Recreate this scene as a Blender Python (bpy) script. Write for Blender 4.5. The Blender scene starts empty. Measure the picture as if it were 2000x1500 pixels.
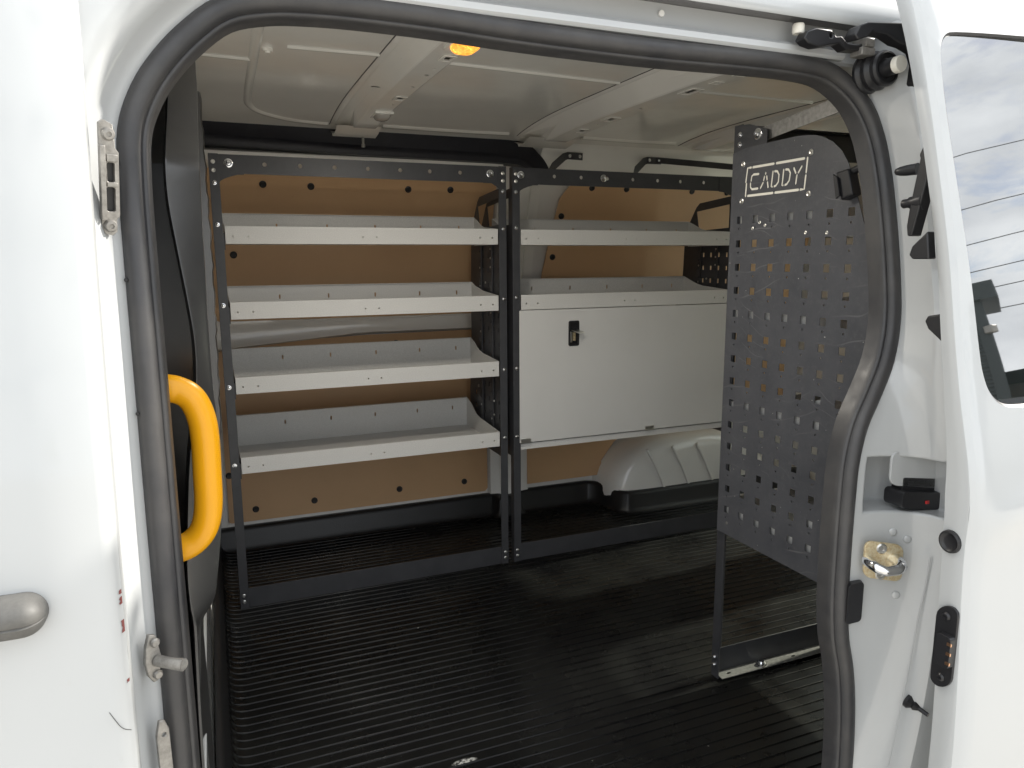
import bpy, math, random
from mathutils import Vector, Matrix, geometry
R = math.radians
random.seed(7)
scene = bpy.context.scene
COL = scene.collection

# ------------------------------------------------------------------ camera
cam_data = bpy.data.cameras.new("camera")
cam = bpy.data.objects.new("camera", cam_data)
COL.objects.link(cam)
YAW, PITCH, ROLL = 0.3892, 0.1693, -0.0057
CAM = Vector((-0.0203, -2.1424, 1.0012))
fw = Vector((math.sin(YAW) * math.cos(PITCH), math.cos(YAW) * math.cos(PITCH), -math.sin(PITCH)))
rt = Vector((math.cos(YAW), -math.sin(YAW), 0))
up = rt.cross(fw)
r2 = rt * math.cos(ROLL) + up * math.sin(ROLL)
u2 = up * math.cos(ROLL) - rt * math.sin(ROLL)
M = Matrix((r2, u2, -fw)).transposed().to_4x4()
M.translation = CAM
cam.matrix_world = M
cam_data.sensor_width = 36.0
cam_data.lens = 1426.97 * 36 / 2000
cam_data.clip_start = 0.02
cam_data.clip_end = 1000
scene.camera = cam

# ------------------------------------------------------------------ world, sun, exposure
SUN_DIR = Vector((math.cos(R(4)), math.sin(R(4)), math.tan(R(34)))).normalized()   # towards the sun, behind the van
world = bpy.data.worlds.new("World")
scene.world = world
world.use_nodes = True
wn, wl = world.node_tree.nodes, world.node_tree.links
wn.clear()
w_out = wn.new("ShaderNodeOutputWorld")
w_bg = wn.new("ShaderNodeBackground")
w_sky = wn.new("ShaderNodeTexSky")
w_sky.sky_type = 'NISHITA'
w_sky.sun_disc = False
w_sky.sun_elevation = R(34)
w_sky.sun_rotation = math.atan2(SUN_DIR.x, SUN_DIR.y)
w_sky.air_density = 1.0
w_sky.dust_density = 1.5
w_tc = wn.new("ShaderNodeTexCoord")
w_div = wn.new("ShaderNodeMapping"); w_div.inputs["Scale"].default_value = (1.0, 1.0, 2.2); w_div.inputs["Location"].default_value = (0.7, 0.2, 0.4)
wl.new(w_tc.outputs["Generated"], w_div.inputs[0])
w_noise = wn.new("ShaderNodeTexNoise")
w_noise.inputs["Scale"].default_value = 4.2
w_noise.inputs["Detail"].default_value = 9
w_noise.inputs["Roughness"].default_value = 0.62
w_noise.inputs["Distortion"].default_value = 0.35
wl.new(w_div.outputs[0], w_noise.inputs["Vector"])
w_ramp = wn.new("ShaderNodeValToRGB")
w_ramp.color_ramp.elements[0].position = 0.33
w_ramp.color_ramp.elements[1].position = 0.45
wl.new(w_noise.outputs["Fac"], w_ramp.inputs[0])
w_n2 = wn.new("ShaderNodeTexNoise")
w_n2.inputs["Scale"].default_value = 5.5
w_n2.inputs["Detail"].default_value = 6
w_map = wn.new("ShaderNodeMapping"); w_map.inputs["Location"].default_value = (3.1, 7.7, 0)
wl.new(w_div.outputs[0], w_map.inputs[0]); wl.new(w_map.outputs[0], w_n2.inputs["Vector"])
w_cr2 = wn.new("ShaderNodeValToRGB")
w_cr2.color_ramp.elements[0].position = 0.3
w_cr2.color_ramp.elements[0].color = (6.2, 6.5, 6.9, 1)
w_cr2.color_ramp.elements[1].position = 0.65
w_cr2.color_ramp.elements[1].color = (9.7, 10.0, 10.2, 1)
wl.new(w_n2.outputs["Fac"], w_cr2.inputs[0])
w_mix = wn.new("ShaderNodeMix"); w_mix.data_type = 'RGBA'
wl.new(w_ramp.outputs[0], w_mix.inputs["Factor"])
wl.new(w_sky.outputs[0], w_mix.inputs["A"])
wl.new(w_cr2.outputs[0], w_mix.inputs["B"])
wl.new(w_mix.outputs["Result"], w_bg.inputs["Color"])
w_bg.inputs["Strength"].default_value = 0.10
wl.new(w_bg.outputs[0], w_out.inputs["Surface"])

sun_d = bpy.data.lights.new("sun", 'SUN')
sun_d.energy = 3.4
sun_d.angle = R(1.2)
sun_d.color = (1.0, 0.95, 0.87)
sun = bpy.data.objects.new("sun", sun_d)
sun.rotation_euler = SUN_DIR.to_track_quat('Z', 'Y').to_euler()
sun.location = (6, 1, 5)
COL.objects.link(sun)

vs = scene.view_settings
vs.view_transform = 'Standard'
vs.look = 'None'
vs.exposure = 1.05
vs.gamma = 1.0
vs.use_curve_mapping = False
scene.render.engine = 'CYCLES'
scene.cycles.max_bounces = 12
scene.cycles.diffuse_bounces = 8
scene.cycles.use_denoising = True
scene.cycles.sample_clamp_indirect = 8.0

# ------------------------------------------------------------------ materials
def new_mat(name, base, rough=0.5, metal=0.0, coat=0.0, spec=0.5):
    m = bpy.data.materials.new(name); m.use_nodes = True
    b = m.node_tree.nodes["Principled BSDF"]
    b.inputs["Base Color"].default_value = (*base, 1)
    b.inputs["Roughness"].default_value = rough
    b.inputs["Metallic"].default_value = metal
    b.inputs["Specular IOR Level"].default_value = spec
    if coat:
        b.inputs["Coat Weight"].default_value = coat
        b.inputs["Coat Roughness"].default_value = 0.06
    return m

def nodes(m): return m.node_tree.nodes, m.node_tree.links, m.node_tree.nodes["Principled BSDF"]

def tex_noise(m, scale, detail=4, rough=0.5, vec=None, stretch=None):
    n, l, b = nodes(m)
    tc = n.new("ShaderNodeTexCoord")
    t = n.new("ShaderNodeTexNoise")
    t.inputs["Scale"].default_value = scale
    t.inputs["Detail"].default_value = detail
    t.inputs["Roughness"].default_value = rough
    src = tc.outputs["Object"]
    if stretch:
        mp = n.new("ShaderNodeMapping"); mp.inputs["Scale"].default_value = stretch
        l.new(src, mp.inputs[0]); src = mp.outputs[0]
    l.new(src, t.inputs["Vector"])
    return t.outputs["Fac"]

def ramp(m, fac, stops):
    n, l, b = nodes(m)
    r = n.new("ShaderNodeValToRGB")
    e = r.color_ramp.elements
    while len(e) < len(stops): e.new(0.5)
    for el, (p, c) in zip(e, stops):
        el.position = p
        el.color = (*c, 1) if isinstance(c, tuple) else (c, c, c, 1)
    l.new(fac, r.inputs[0])
    return r.outputs[0]

def add_bump(m, fac, strength=0.2, dist=0.001):
    n, l, b = nodes(m)
    bp = n.new("ShaderNodeBump")
    bp.inputs["Strength"].default_value = strength
    bp.inputs["Distance"].default_value = dist
    l.new(fac, bp.inputs["Height"])
    prev = b.inputs["Normal"].links
    if prev: l.new(prev[0].from_socket, bp.inputs["Normal"])
    l.new(bp.outputs[0], b.inputs["Normal"])

def mixc(m, fac, a, bcol):
    n, l, b = nodes(m)
    x = n.new("ShaderNodeMix"); x.data_type = 'RGBA'
    l.new(fac, x.inputs["Factor"])
    for s, v in (("A", a), ("B", bcol)):
        if isinstance(v, tuple): x.inputs[s].default_value = (*v, 1)
        else: l.new(v, x.inputs[s])
    return x.outputs["Result"]

def link_in(m, name, sock):
    n, l, b = nodes(m); l.new(sock, b.inputs[name])

MT = {}
# exterior white paint: clear-coated, slight orange peel
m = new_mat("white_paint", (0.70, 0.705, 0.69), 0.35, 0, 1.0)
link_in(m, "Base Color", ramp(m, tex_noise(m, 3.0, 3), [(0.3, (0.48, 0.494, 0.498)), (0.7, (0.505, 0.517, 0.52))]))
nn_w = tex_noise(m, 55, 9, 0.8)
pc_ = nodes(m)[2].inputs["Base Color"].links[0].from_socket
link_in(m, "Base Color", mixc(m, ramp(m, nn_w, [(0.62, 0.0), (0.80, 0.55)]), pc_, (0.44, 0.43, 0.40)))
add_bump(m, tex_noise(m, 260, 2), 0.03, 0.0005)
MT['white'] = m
# interior body paint, a little dusty
m = new_mat("interior_paint", (0.72, 0.70, 0.65), 0.28, 0, 0.6)
link_in(m, "Base Color", ramp(m, tex_noise(m, 6, 6, 0.65), [(0.3, (0.83, 0.815, 0.775)), (0.65, (0.86, 0.845, 0.805))]))
link_in(m, "Roughness", ramp(m, tex_noise(m, 14, 5), [(0.3, 0.2), (0.7, 0.27)]))
MT['ipaint'] = m
# rubber seal
m = new_mat("seal_rubber", (0.02, 0.02, 0.021), 0.42, 0, 0, 0.6)
link_in(m, "Base Color", ramp(m, tex_noise(m, 9, 5, 0.6), [(0.35, (0.028, 0.028, 0.031)), (0.7, (0.058, 0.055, 0.053))]))
link_in(m, "Roughness", ramp(m, tex_noise(m, 30, 4), [(0.3, 0.40), (0.7, 0.58)]))
add_bump(m, tex_noise(m, 700, 2), 0.15, 0.0004)
MT['seal'] = m
# black moulded trim
m = new_mat("black_trim", (0.022, 0.022, 0.023), 0.30, 0, 0, 1.0)
link_in(m, "Base Color", ramp(m, tex_noise(m, 7, 6, 0.7), [(0.35, (0.024, 0.024, 0.025)), (0.75, (0.044, 0.043, 0.041))]))
add_bump(m, tex_noise(m, 900, 2), 0.25, 0.0004)
MT['trim'] = m
m = new_mat("black_plastic", (0.016, 0.016, 0.018), 0.38)
add_bump(m, tex_noise(m, 500, 2), 0.08, 0.0004)
MT['black'] = m
m = new_mat("dusty_grey_plastic", (0.2, 0.195, 0.185), 0.55)
link_in(m, "Base Color", ramp(m, tex_noise(m, 40, 6, 0.7), [(0.35, (0.095, 0.092, 0.086)), (0.7, (0.15, 0.146, 0.136))]))
MT['dusty'] = m
m = new_mat("navy_trim", (0.012, 0.012, 0.017), 0.45)
link_in(m, "Base Color", ramp(m, tex_noise(m, 25, 8, 0.7), [(0.5, (0.011, 0.011, 0.017)), (0.74, (0.02, 0.02, 0.026)), (0.8, (0.25, 0.24, 0.22))]))
MT['navy'] = m
# charcoal powder coat
m = new_mat("charcoal_powder_coat", (0.04, 0.041, 0.046), 0.42)
link_in(m, "Base Color", ramp(m, tex_noise(m, 18, 6, 0.7), [(0.35, (0.036, 0.037, 0.042)), (0.75, (0.052, 0.053, 0.058))]))
add_bump(m, tex_noise(m, 900, 2), 0.2, 0.0003)
MT['charcoal'] = m
# charcoal, scuffed and scratched (pegboard end panel)
m = new_mat("scuffed_charcoal", (0.05, 0.051, 0.056), 0.45)
n_, l_, b_ = nodes(m)
base = ramp(m, tex_noise(m, 9, 8, 0.7), [(0.3, (0.050, 0.052, 0.060)), (0.72, (0.082, 0.084, 0.093))])
fine = tex_noise(m, 110, 6, 0.8)
base = mixc(m, ramp(m, fine, [(0.52, 0.0), (0.8, 0.5)]), base, (0.14, 0.14, 0.145))
def wave_scratch(m, scale, loc, rot, thr, maskscale, mlo, mhi):
    n, l, b = nodes(m)
    tc = n.new("ShaderNodeTexCoord")
    mp = n.new("ShaderNodeMapping"); mp.inputs["Location"].default_value = loc; mp.inputs["Rotation"].default_value = rot
    l.new(tc.outputs["Object"], mp.inputs[0])
    w = n.new("ShaderNodeTexWave"); w.wave_type = 'BANDS'; w.bands_direction = 'Z'
    w.inputs["Scale"].default_value = scale
    w.inputs["Distortion"].default_value = 9.0
    w.inputs["Detail"].default_value = 2.0
    w.inputs["Detail Scale"].default_value = 0.6
    l.new(mp.outputs[0], w.inputs["Vector"])
    line = ramp(m, w.outputs["Fac"], [(thr, 0.0), (min(thr + 0.012, 1.0), 0.6)])
    mk = ramp(m, tex_noise(m, maskscale, 3), [(mlo, 0.0), (mhi, 1.0)])
    x = n.new("ShaderNodeMath"); x.operation = 'MULTIPLY'
    l.new(line, x.inputs[0]); l.new(mk, x.inputs[1])
    return x.outputs[0]
s1 = wave_scratch(m, 7, (0, 0.3, 0.13), (0.25, 0, 0), 0.985, 5, 0.54, 0.66)
s2 = wave_scratch(m, 11, (0, 1.3, 0.7), (-0.3, 0, 0), 0.988, 6, 0.56, 0.68)
base = mixc(m, s1, base, (0.17, 0.17, 0.175))
base = mixc(m, s2, base, (0.19, 0.19, 0.195))
spk = ramp(m, tex_noise(m, 160, 1), [(0.80, 0.0), (0.83, 1.0)])
base = mixc(m, spk, base, (0.5, 0.5, 0.48))
link_in(m, "Base Color", base)
add_bump(m, fine, 0.15, 0.0003)
MT['scuffed'] = m
# light grey hammered shelf coat
m = new_mat("light_grey_shelf_coat", (0.55, 0.53, 0.495), 0.42)
c = ramp(m, tex_noise(m, 420, 2), [(0.35, (0.57, 0.565, 0.545)), (0.7, (0.67, 0.66, 0.64))])
c = mixc(m, ramp(m, tex_noise(m, 8, 8, 0.75), [(0.66, 0.0), (0.75, 0.6)]), c, (0.40, 0.39, 0.365))
link_in(m, "Base Color", c)
add_bump(m, tex_noise(m, 420, 2), 0.12, 0.0004)
MT['shelf'] = m
m = new_mat("grey_lid_coat", (0.47, 0.465, 0.45), 0.38)
c = ramp(m, tex_noise(m, 4, 5), [(0.3, (0.61, 0.605, 0.59)), (0.7, (0.65, 0.645, 0.63))])
c = mixc(m, ramp(m, tex_noise(m, 30, 9, 0.8), [(0.70, 0.0), (0.76, 0.7)]), c, (0.68, 0.67, 0.65))
link_in(m, "Base Color", c)
add_bump(m, tex_noise(m, 420, 2), 0.08, 0.0003)
MT['lid'] = m
# brown hardboard lining
m = new_mat("brown_ply", (0.36, 0.205, 0.11), 0.45)
c = ramp(m, tex_noise(m, 2.2, 6, 0.6), [(0.3, (0.57, 0.36, 0.195)), (0.7, (0.65, 0.415, 0.23))])
c = mixc(m, ramp(m, tex_noise(m, 60, 8, 0.8), [(0.60, 0.0), (0.8, 0.5)]), c, (0.30, 0.18, 0.10))
link_in(m, "Base Color", c)
link_in(m, "Roughness", ramp(m, tex_noise(m, 3, 3), [(0.3, 0.36), (0.7, 0.5)]))
MT['ply'] = m
# bare aluminium / zinc
m = new_mat("zinc_steel", (0.62, 0.61, 0.58), 0.32, 1.0)
MT['zinc'] = m
m = new_mat("galvanised_steel", (0.42, 0.41, 0.39), 0.5, 0.7)
link_in(m, "Base Color", ramp(m, tex_noise(m, 120, 3), [(0.3, (0.20, 0.197, 0.19)), (0.7, (0.30, 0.295, 0.285))]))
MT['galv'] = m
m = new_mat("chrome", (0.75, 0.76, 0.78), 0.12, 1.0)
MT['chrome'] = m
m = new_mat("gold_passivated_zinc", (0.62, 0.45, 0.20), 0.42, 0.75)
link_in(m, "Base Color", ramp(m, tex_noise(m, 220, 4, 0.7), [(0.32, (0.62, 0.46, 0.24)), (0.6, (0.80, 0.70, 0.48)), (0.8, (0.72, 0.69, 0.62))]))
MT['gold'] = m
m = new_mat("worn_grey_steel", (0.30, 0.285, 0.265), 0.45, 0.6)
link_in(m, "Base Color", ramp(m, tex_noise(m, 90, 4, 0.7), [(0.3, (0.22, 0.21, 0.195)), (0.7, (0.40, 0.385, 0.36))]))
MT['steel'] = m
m = new_mat("grey_track_metal", (0.17, 0.165, 0.165), 0.42, 0.3)
link_in(m, "Base Color", ramp(m, tex_noise(m, 14, 7, 0.7, stretch=(0.4, 3, 3)), [(0.4, (0.14, 0.137, 0.14)), (0.7, (0.22, 0.215, 0.215)), (0.82, (0.4, 0.4, 0.39))]))
MT['track'] = m
m = new_mat("yellow_handle", (0.93, 0.42, 0.005), 0.33)
add_bump(m, tex_noise(m, 600, 2), 0.08, 0.0003)
link_in(m, "Roughness", ramp(m, tex_noise(m, 20, 4), [(0.3, 0.28), (0.7, 0.42)]))
MT['yellow'] = m
# floor liner: black ribbed moulding, dusty, few specks and a white smear
m = new_mat("black_floor_liner", (0.012, 0.012, 0.013), 0.33, 0, 0, 0.22)
n_, l_, b_ = nodes(m)
c = ramp(m, tex_noise(m, 5, 8, 0.65), [(0.35, (0.0030, 0.0030, 0.0035)), (0.75, (0.0120, 0.0120, 0.0110))])
c = mixc(m, ramp(m, tex_noise(m, 110, 1, 0.5), [(0.815, 0.0), (0.83, 1.0)]), c, (0.34, 0.34, 0.31))
c = mixc(m, ramp(m, tex_noise(m, 34, 3, 0.6, stretch=(0.3, 1.6, 1)), [(0.76, 0.0), (0.80, 0.6)]), c, (0.15, 0.15, 0.135))
tc_ = n_.new("ShaderNodeTexCoord")
mp_ = n_.new("ShaderNodeMapping"); mp_.inputs["Location"].default_value = (-0.392 / 0.030, 0.872 / 0.010, 0); mp_.inputs["Scale"].default_value = (1 / 0.030, 1 / 0.010, 0)
l_.new(tc_.outputs["Object"], mp_.inputs[0])
gr_ = n_.new("ShaderNodeTexGradient"); gr_.gradient_type = 'SPHERICAL'
l_.new(mp_.outputs[0], gr_.inputs[0])
mm_ = n_.new("ShaderNodeMath"); mm_.operation = 'MULTIPLY'
l_.new(ramp(m, gr_.outputs["Fac"], [(0.05, 0.0), (0.4, 1.0)]), mm_.inputs[0])
l_.new(ramp(m, tex_noise(m, 130, 5, 0.8), [(0.47, 0.0), (0.53, 1.0)]), mm_.inputs[1])
c = mixc(m, mm_.outputs[0], c, (0.6, 0.6, 0.57))
link_in(m, "Base Color", c)
link_in(m, "Roughness", ramp(m, tex_noise(m, 8, 6, 0.6), [(0.3, 0.20), (0.7, 0.40)]))
MT['liner'] = m
m = new_mat("black_liner_grained", (0.012, 0.012, 0.013), 0.42)
add_bump(m, tex_noise(m, 330, 2), 0.5, 0.001)
MT['linerlip'] = m
m = new_mat("dark_tinted_glass", (0.012, 0.014, 0.013), 0.015, 0.0, 0.0, 1.0)
nodes(m)[2].inputs["IOR"].default_value = 2.6
MT['glass'] = m
m = new_mat("amber_lens", (0.95, 0.40, 0.05), 0.15)
b_ = nodes(m)[2]
b_.inputs["Emission Color"].default_value = (1.0, 0.36, 0.05, 1)
link_in(m, "Emission Strength", ramp(m, tex_noise(m, 150, 3, 0.7), [(0.35, 0.25), (0.6, 0.9), (0.7, 3.0)]))
MT['amber'] = m
m = new_mat("clear_lens", (0.42, 0.40, 0.37), 0.12, 0.0, 0.5)
add_bump(m, tex_noise(m, 300, 2), 0.4, 0.001)
MT['lens'] = m
m = new_mat("cream_sign_plate", (0.86, 0.83, 0.74), 0.45)
MT['cream'] = m
m = new_mat("concrete_ground", (0.40, 0.37, 0.32), 0.85)
link_in(m, "Base Color", ramp(m, tex_noise(m, 0.8, 9, 0.7), [(0.3, (0.45, 0.425, 0.385)), (0.7, (0.54, 0.51, 0.46))]))
add_bump(m, tex_noise(m, 40, 6), 0.3, 0.01)
MT['ground'] = m
m = new_mat("dark_corrugated_cladding", (0.035, 0.045, 0.048), 0.4)
MT['shed'] = m
m = new_mat("red_mark", (0.5, 0.03, 0.03), 0.4); MT['red'] = m
m = new_mat("copper_contact", (0.75, 0.45, 0.28), 0.3, 1.0); MT['copper'] = m
m = new_mat("rust_chip", (0.20, 0.06, 0.055), 0.8); MT['chip'] = m

# ------------------------------------------------------------------ mesh helpers
class MB:
    def __init__(s): s.v = []; s.f = []
    def add(s, vs, fs):
        o = len(s.v); s.v += [tuple(p) for p in vs]; s.f += [tuple(i + o for i in f) for f in fs]; return s
    def box(s, x0, x1, y0, y1, z0, z1):
        return s.add([(x0,y0,z0),(x1,y0,z0),(x1,y1,z0),(x0,y1,z0),(x0,y0,z1),(x1,y0,z1),(x1,y1,z1),(x0,y1,z1)],
                     [(0,3,2,1),(4,5,6,7),(0,1,5,4),(1,2,6,5),(2,3,7,6),(3,0,4,7)])
    def grid(s, rows, close_c=False, close_r=False):
        nr, nc = len(rows), len(rows[0]); fs = []
        for r in range(nr if close_r else nr - 1):
            for c in range(nc if close_c else nc - 1):
                a, b = r * nc + c, r * nc + (c + 1) % nc
                d, e = ((r + 1) % nr) * nc + c, ((r + 1) % nr) * nc + (c + 1) % nc
                fs.append((a, b, e, d))
        return s.add([p for row in rows for p in row], fs)
    def tube(s, path, rad, seg=12, caps=True, closed=False):
        path = [Vector(p) for p in path]; n = len(path); rows = []
        prev = None
        for i, p in enumerate(path):
            t = (path[min(i + 1, n - 1)] - path[max(i - 1, 0)]).normalized()
            if prev is None:
                a = Vector((0, 0, 1)) if abs(t.z) < 0.9 else Vector((1, 0, 0))
                nn = (a - t * a.dot(t)).normalized()
            else:
                nn = (prev - t * prev.dot(t)).normalized()
            prev = nn; bb = t.cross(nn)
            r = rad[i] if isinstance(rad, (list, tuple)) else rad
            rows.append([p + (nn * math.cos(k * 2 * math.pi / seg) + bb * math.sin(k * 2 * math.pi / seg)) * r for k in range(seg)])
        o = len(s.v); s.grid(rows, close_c=True)
        if caps:
            s.f.append(tuple(o + k for k in range(seg))[::-1]); s.f.append(tuple(o + (n - 1) * seg + k for k in range(seg)))
        return s
    def lathe(s, prof, origin, axis, seg=20):
        axis = Vector(axis).normalized(); origin = Vector(origin)
        a = Vector((0, 0, 1)) if abs(axis.z) < 0.9 else Vector((1, 0, 0))
        e1 = (a - axis * a.dot(axis)).normalized(); e2 = axis.cross(e1)
        rows = [[origin + axis * h + (e1 * math.cos(k * 2 * math.pi / seg) + e2 * math.sin(k * 2 * math.pi / seg)) * r for k in range(seg)] for r, h in prof]
        o = len(s.v); s.grid(rows, close_c=True)
        s.f.append(tuple(o + k for k in range(seg))[::-1]); s.f.append(tuple(o + (len(prof) - 1) * seg + k for k in range(seg)))
        return s
    def plate(s, outer, holes, t, mp, extra=()):
        """flat sheet with holes; mp(u, v, w) -> xyz, w runs 0..t"""
        loops = [list(outer)] + [list(h) for h in holes]
        pts, edges, rng = [], [], []
        for lp in loops:
            o = len(pts); pts += [Vector((float(p[0]), float(p[1]))) for p in lp]
            edges += [(o + i, o + (i + 1) % len(lp)) for i in range(len(lp))]; rng.append((o, len(lp)))
        pts += [Vector(p) for p in extra]
        res = geometry.delaunay_2d_cdt(pts, edges, [], 0, 1e-7)
        V, T = res[0], res[2]
        def inside(lp, x, y):
            c = False; j = len(lp) - 1
            for i in range(len(lp)):
                xi, yi = lp[i]; xj, yj = lp[j]
                if (yi > y) != (yj > y) and x < (xj - xi) * (y - yi) / (yj - yi) + xi: c = not c
                j = i
            return c
        bb = [(min(p[0] for p in h), max(p[0] for p in h), min(p[1] for p in h), max(p[1] for p in h)) for h in loops]
        keep = []
        for f in T:
            x = sum(V[i][0] for i in f) / len(f); y = sum(V[i][1] for i in f) / len(f)
            if not inside(loops[0], x, y): continue
            if any(b[0] <= x <= b[1] and b[2] <= y <= b[3] and inside(h, x, y) for h, b in zip(loops[1:], bb[1:])): continue
            keep.append(tuple(f))
        n = len(V); o = len(s.v)
        s.v += [tuple(mp(p[0], p[1], 0.0)) for p in V] + [tuple(mp(p[0], p[1], t)) for p in V]
        s.f += [tuple(o + i for i in f)[::-1] for f in keep] + [tuple(o + n + i for i in f) for f in keep]
        cnt = {}
        for f in keep:
            for i in range(len(f)):
                e = (f[i], f[(i + 1) % len(f)])
                cnt[e] = 1
        for (a, b) in cnt:
            if (b, a) not in cnt: s.f.append((o + a, o + b, o + n + b, o + n + a))
        return s
    def mesh(s, name, mat, sharp=30):
        me = bpy.data.meshes.new(name); me.from_pydata(s.v, [], s.f); me.update()
        import bmesh
        bm = bmesh.new(); bm.from_mesh(me); bmesh.ops.recalc_face_normals(bm, faces=bm.faces); bm.to_mesh(me); bm.free()
        me.materials.append(MT[mat])
        if sharp:
            me.polygons.foreach_set('use_smooth', [True] * len(me.polygons))
            me.set_sharp_from_angle(angle=R(sharp))
        return me
    def build(s, name, mat, parent=None, sharp=30, bevel=0.0):
        o = bpy.data.objects.new(name, s.mesh(name, mat, sharp)); COL.objects.link(o)
        if parent: o.parent = parent
        if bevel:
            b = o.modifiers.new("bevel", 'BEVEL'); b.width = bevel; b.segments = 2; b.limit_method = 'ANGLE'; b.angle_limit = R(40)
            b.harden_normals = False
        return o

def inst(mesh, name, parent, loc=(0, 0, 0), rot=None):
    o = bpy.data.objects.new(name, mesh); COL.objects.link(o); o.parent = parent; o.location = loc
    if rot: o.rotation_euler = rot
    return o

def thing(name, label, cat, loc=(0, 0, 0), group=None):
    o = bpy.data.objects.new(name, None); COL.objects.link(o); o.location = loc; o.empty_display_size = 0.1
    o["label"] = label; o["category"] = cat
    if group: o["group"] = group
    return o

def interp(tab, x):
    if x <= tab[0][0]: return tab[0][1]
    for (a, fa), (b, fb) in zip(tab, tab[1:]):
        if x <= b: return fa + (fb - fa) * (x - a) / (b - a)
    return tab[-1][1]

def smooth_tab(tab):
    """monotone-ish Catmull-Rom resample of a table so lofts have no creases"""
    out = []
    for i in range(len(tab) - 1):
        p0, p1, p2, p3 = tab[max(i - 1, 0)], tab[i], tab[i + 1], tab[min(i + 2, len(tab) - 1)]
        for k in range(8):
            t = k / 8; x = p1[0] + (p2[0] - p1[0]) * t
            m1 = (p2[1] - p0[1]) / (p2[0] - p0[0]) * (p2[0] - p1[0]); m2 = (p3[1] - p1[1]) / (p3[0] - p1[0]) * (p2[0] - p1[0])
            out.append((x, (2*t**3 - 3*t**2 + 1) * p1[1] + (t**3 - 2*t**2 + t) * m1 + (-2*t**3 + 3*t**2) * p2[1] + (t**3 - t**2) * m2))
    out.append(tab[-1]); return out

def circ(cx, cy, r, n=10): return [(cx + r * math.cos(2 * math.pi * k / n), cy + r * math.sin(2 * math.pi * k / n)) for k in range(n)]
def rect(x0, x1, y0, y1): return [(x0, y0), (x1, y0), (x1, y1), (x0, y1)]
def rrect(x0, x1, y0, y1, r, n=5):
    out = []
    for cx, cy, a in ((x1 - r, y0 + r, -90), (x1 - r, y1 - r, 0), (x0 + r, y1 - r, 90), (x0 + r, y0 + r, 180)):
        out += [(cx + r * math.cos(R(a + 90 * k / n)), cy + r * math.sin(R(a + 90 * k / n))) for k in range(n + 1)]
    return out
def stroke(pts, w, n=4):
    """outline polygon of a poly-line pen stroke with round ends"""
    pts = [Vector(p) for p in pts]; L, Rr = [], []
    for i, p in enumerate(pts):
        t = (pts[min(i + 1, len(pts) - 1)] - pts[max(i - 1, 0)]).normalized(); nn = Vector((-t.y, t.x))
        L.append(p + nn * w); Rr.append(p - nn * w)
    t1 = (pts[-1] - pts[-2]).normalized(); t0 = (pts[0] - pts[1]).normalized()
    cap1 = [pts[-1] + (Vector((-t1.y, t1.x)) * math.cos(a) + t1 * math.sin(a)) * w for a in [math.pi * k / n for k in range(1, n)]]
    cap0 = [pts[0] + (Vector((-t0.y, t0.x)) * math.cos(a) + t0 * math.sin(a)) * w for a in [math.pi * k / n for k in range(1, n)]]
    return [tuple(p) for p in L + cap1 + Rr[::-1] + cap0]
def crom(pts, n=6):
    pts = [Vector(p) for p in pts]; out = []
    for i in range(len(pts) - 1):
        p0, p1, p2, p3 = pts[max(i - 1, 0)], pts[i], pts[i + 1], pts[min(i + 2, len(pts) - 1)]
        for k in range(n):
            t = k / n
            out.append(0.5 * ((2 * p1) + (p2 - p0) * t + (2 * p0 - 5 * p1 + 4 * p2 - p3) * t * t + (3 * p1 - p0 - 3 * p2 + p3) * t ** 3))
    out.append(pts[-1]); return out

# van section curves (metres; z = 0 is the load floor, y = 0 the front of the far racking, x runs to the rear)
GROUND_Z = -0.58
SKIN = smooth_tab([(-.6, -1.33), (-.3, -1.375), (0, -1.395), (.3, -1.41), (.6, -1.40), (.8, -1.385), (1.0, -1.355), (1.2, -1.315), (1.32, -1.28), (1.4, -1.24), (1.5, -1.15)])
def ysk(z): return interp(SKIN, z)
def zroof(y): return 1.435 - .025 * ((y + .42) / .62) ** 4
WALL = smooth_tab([(-.1, .50), (.3, .505), (.6, .50), (.8, .485), (1.0, .45), (1.2, .40), (1.3, .355), (1.38, .29), (1.42, .25)])
def ywall(z): return interp(WALL, z)

# ------------------------------------------------------------------ ground
g = MB(); g.grid([[(-60 + 10 * i, -60 + 10 * j, GROUND_Z) for i in range(13)] for j in range(13)])
go = g.build("ground", 'ground'); go["kind"] = "structure"

# ------------------------------------------------------------------ van
van = thing("van", "white panel van with its side door slid open onto the cargo space", "van", (0, 0, 0))

# --- roof lining, bows, beads
mb = MB()
ys = [-1.19 + 1.46 * k / 30 for k in range(31)]
mb.grid([[(x, y, zroof(y)) for y in ys] for x in (-.10, .4, .8, 1.2, 1.6, 2.0, 2.52)])
roof_in = mb.build("roof_lining", 'ipaint', van)
mb = MB()
oy = [-1.19, -1.05, -.8, -.42, 0, .2, .35, .48, .56, .60]
oz = [1.462, 1.49, 1.51, 1.52, 1.51, 1.49, 1.455, 1.40, 1.30, 1.15]
mb.grid([[(x, y, z) for y, z in zip(oy, oz)] for x in (-.6, 2.56)])
mb.build("roof_skin", 'white', van)

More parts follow.
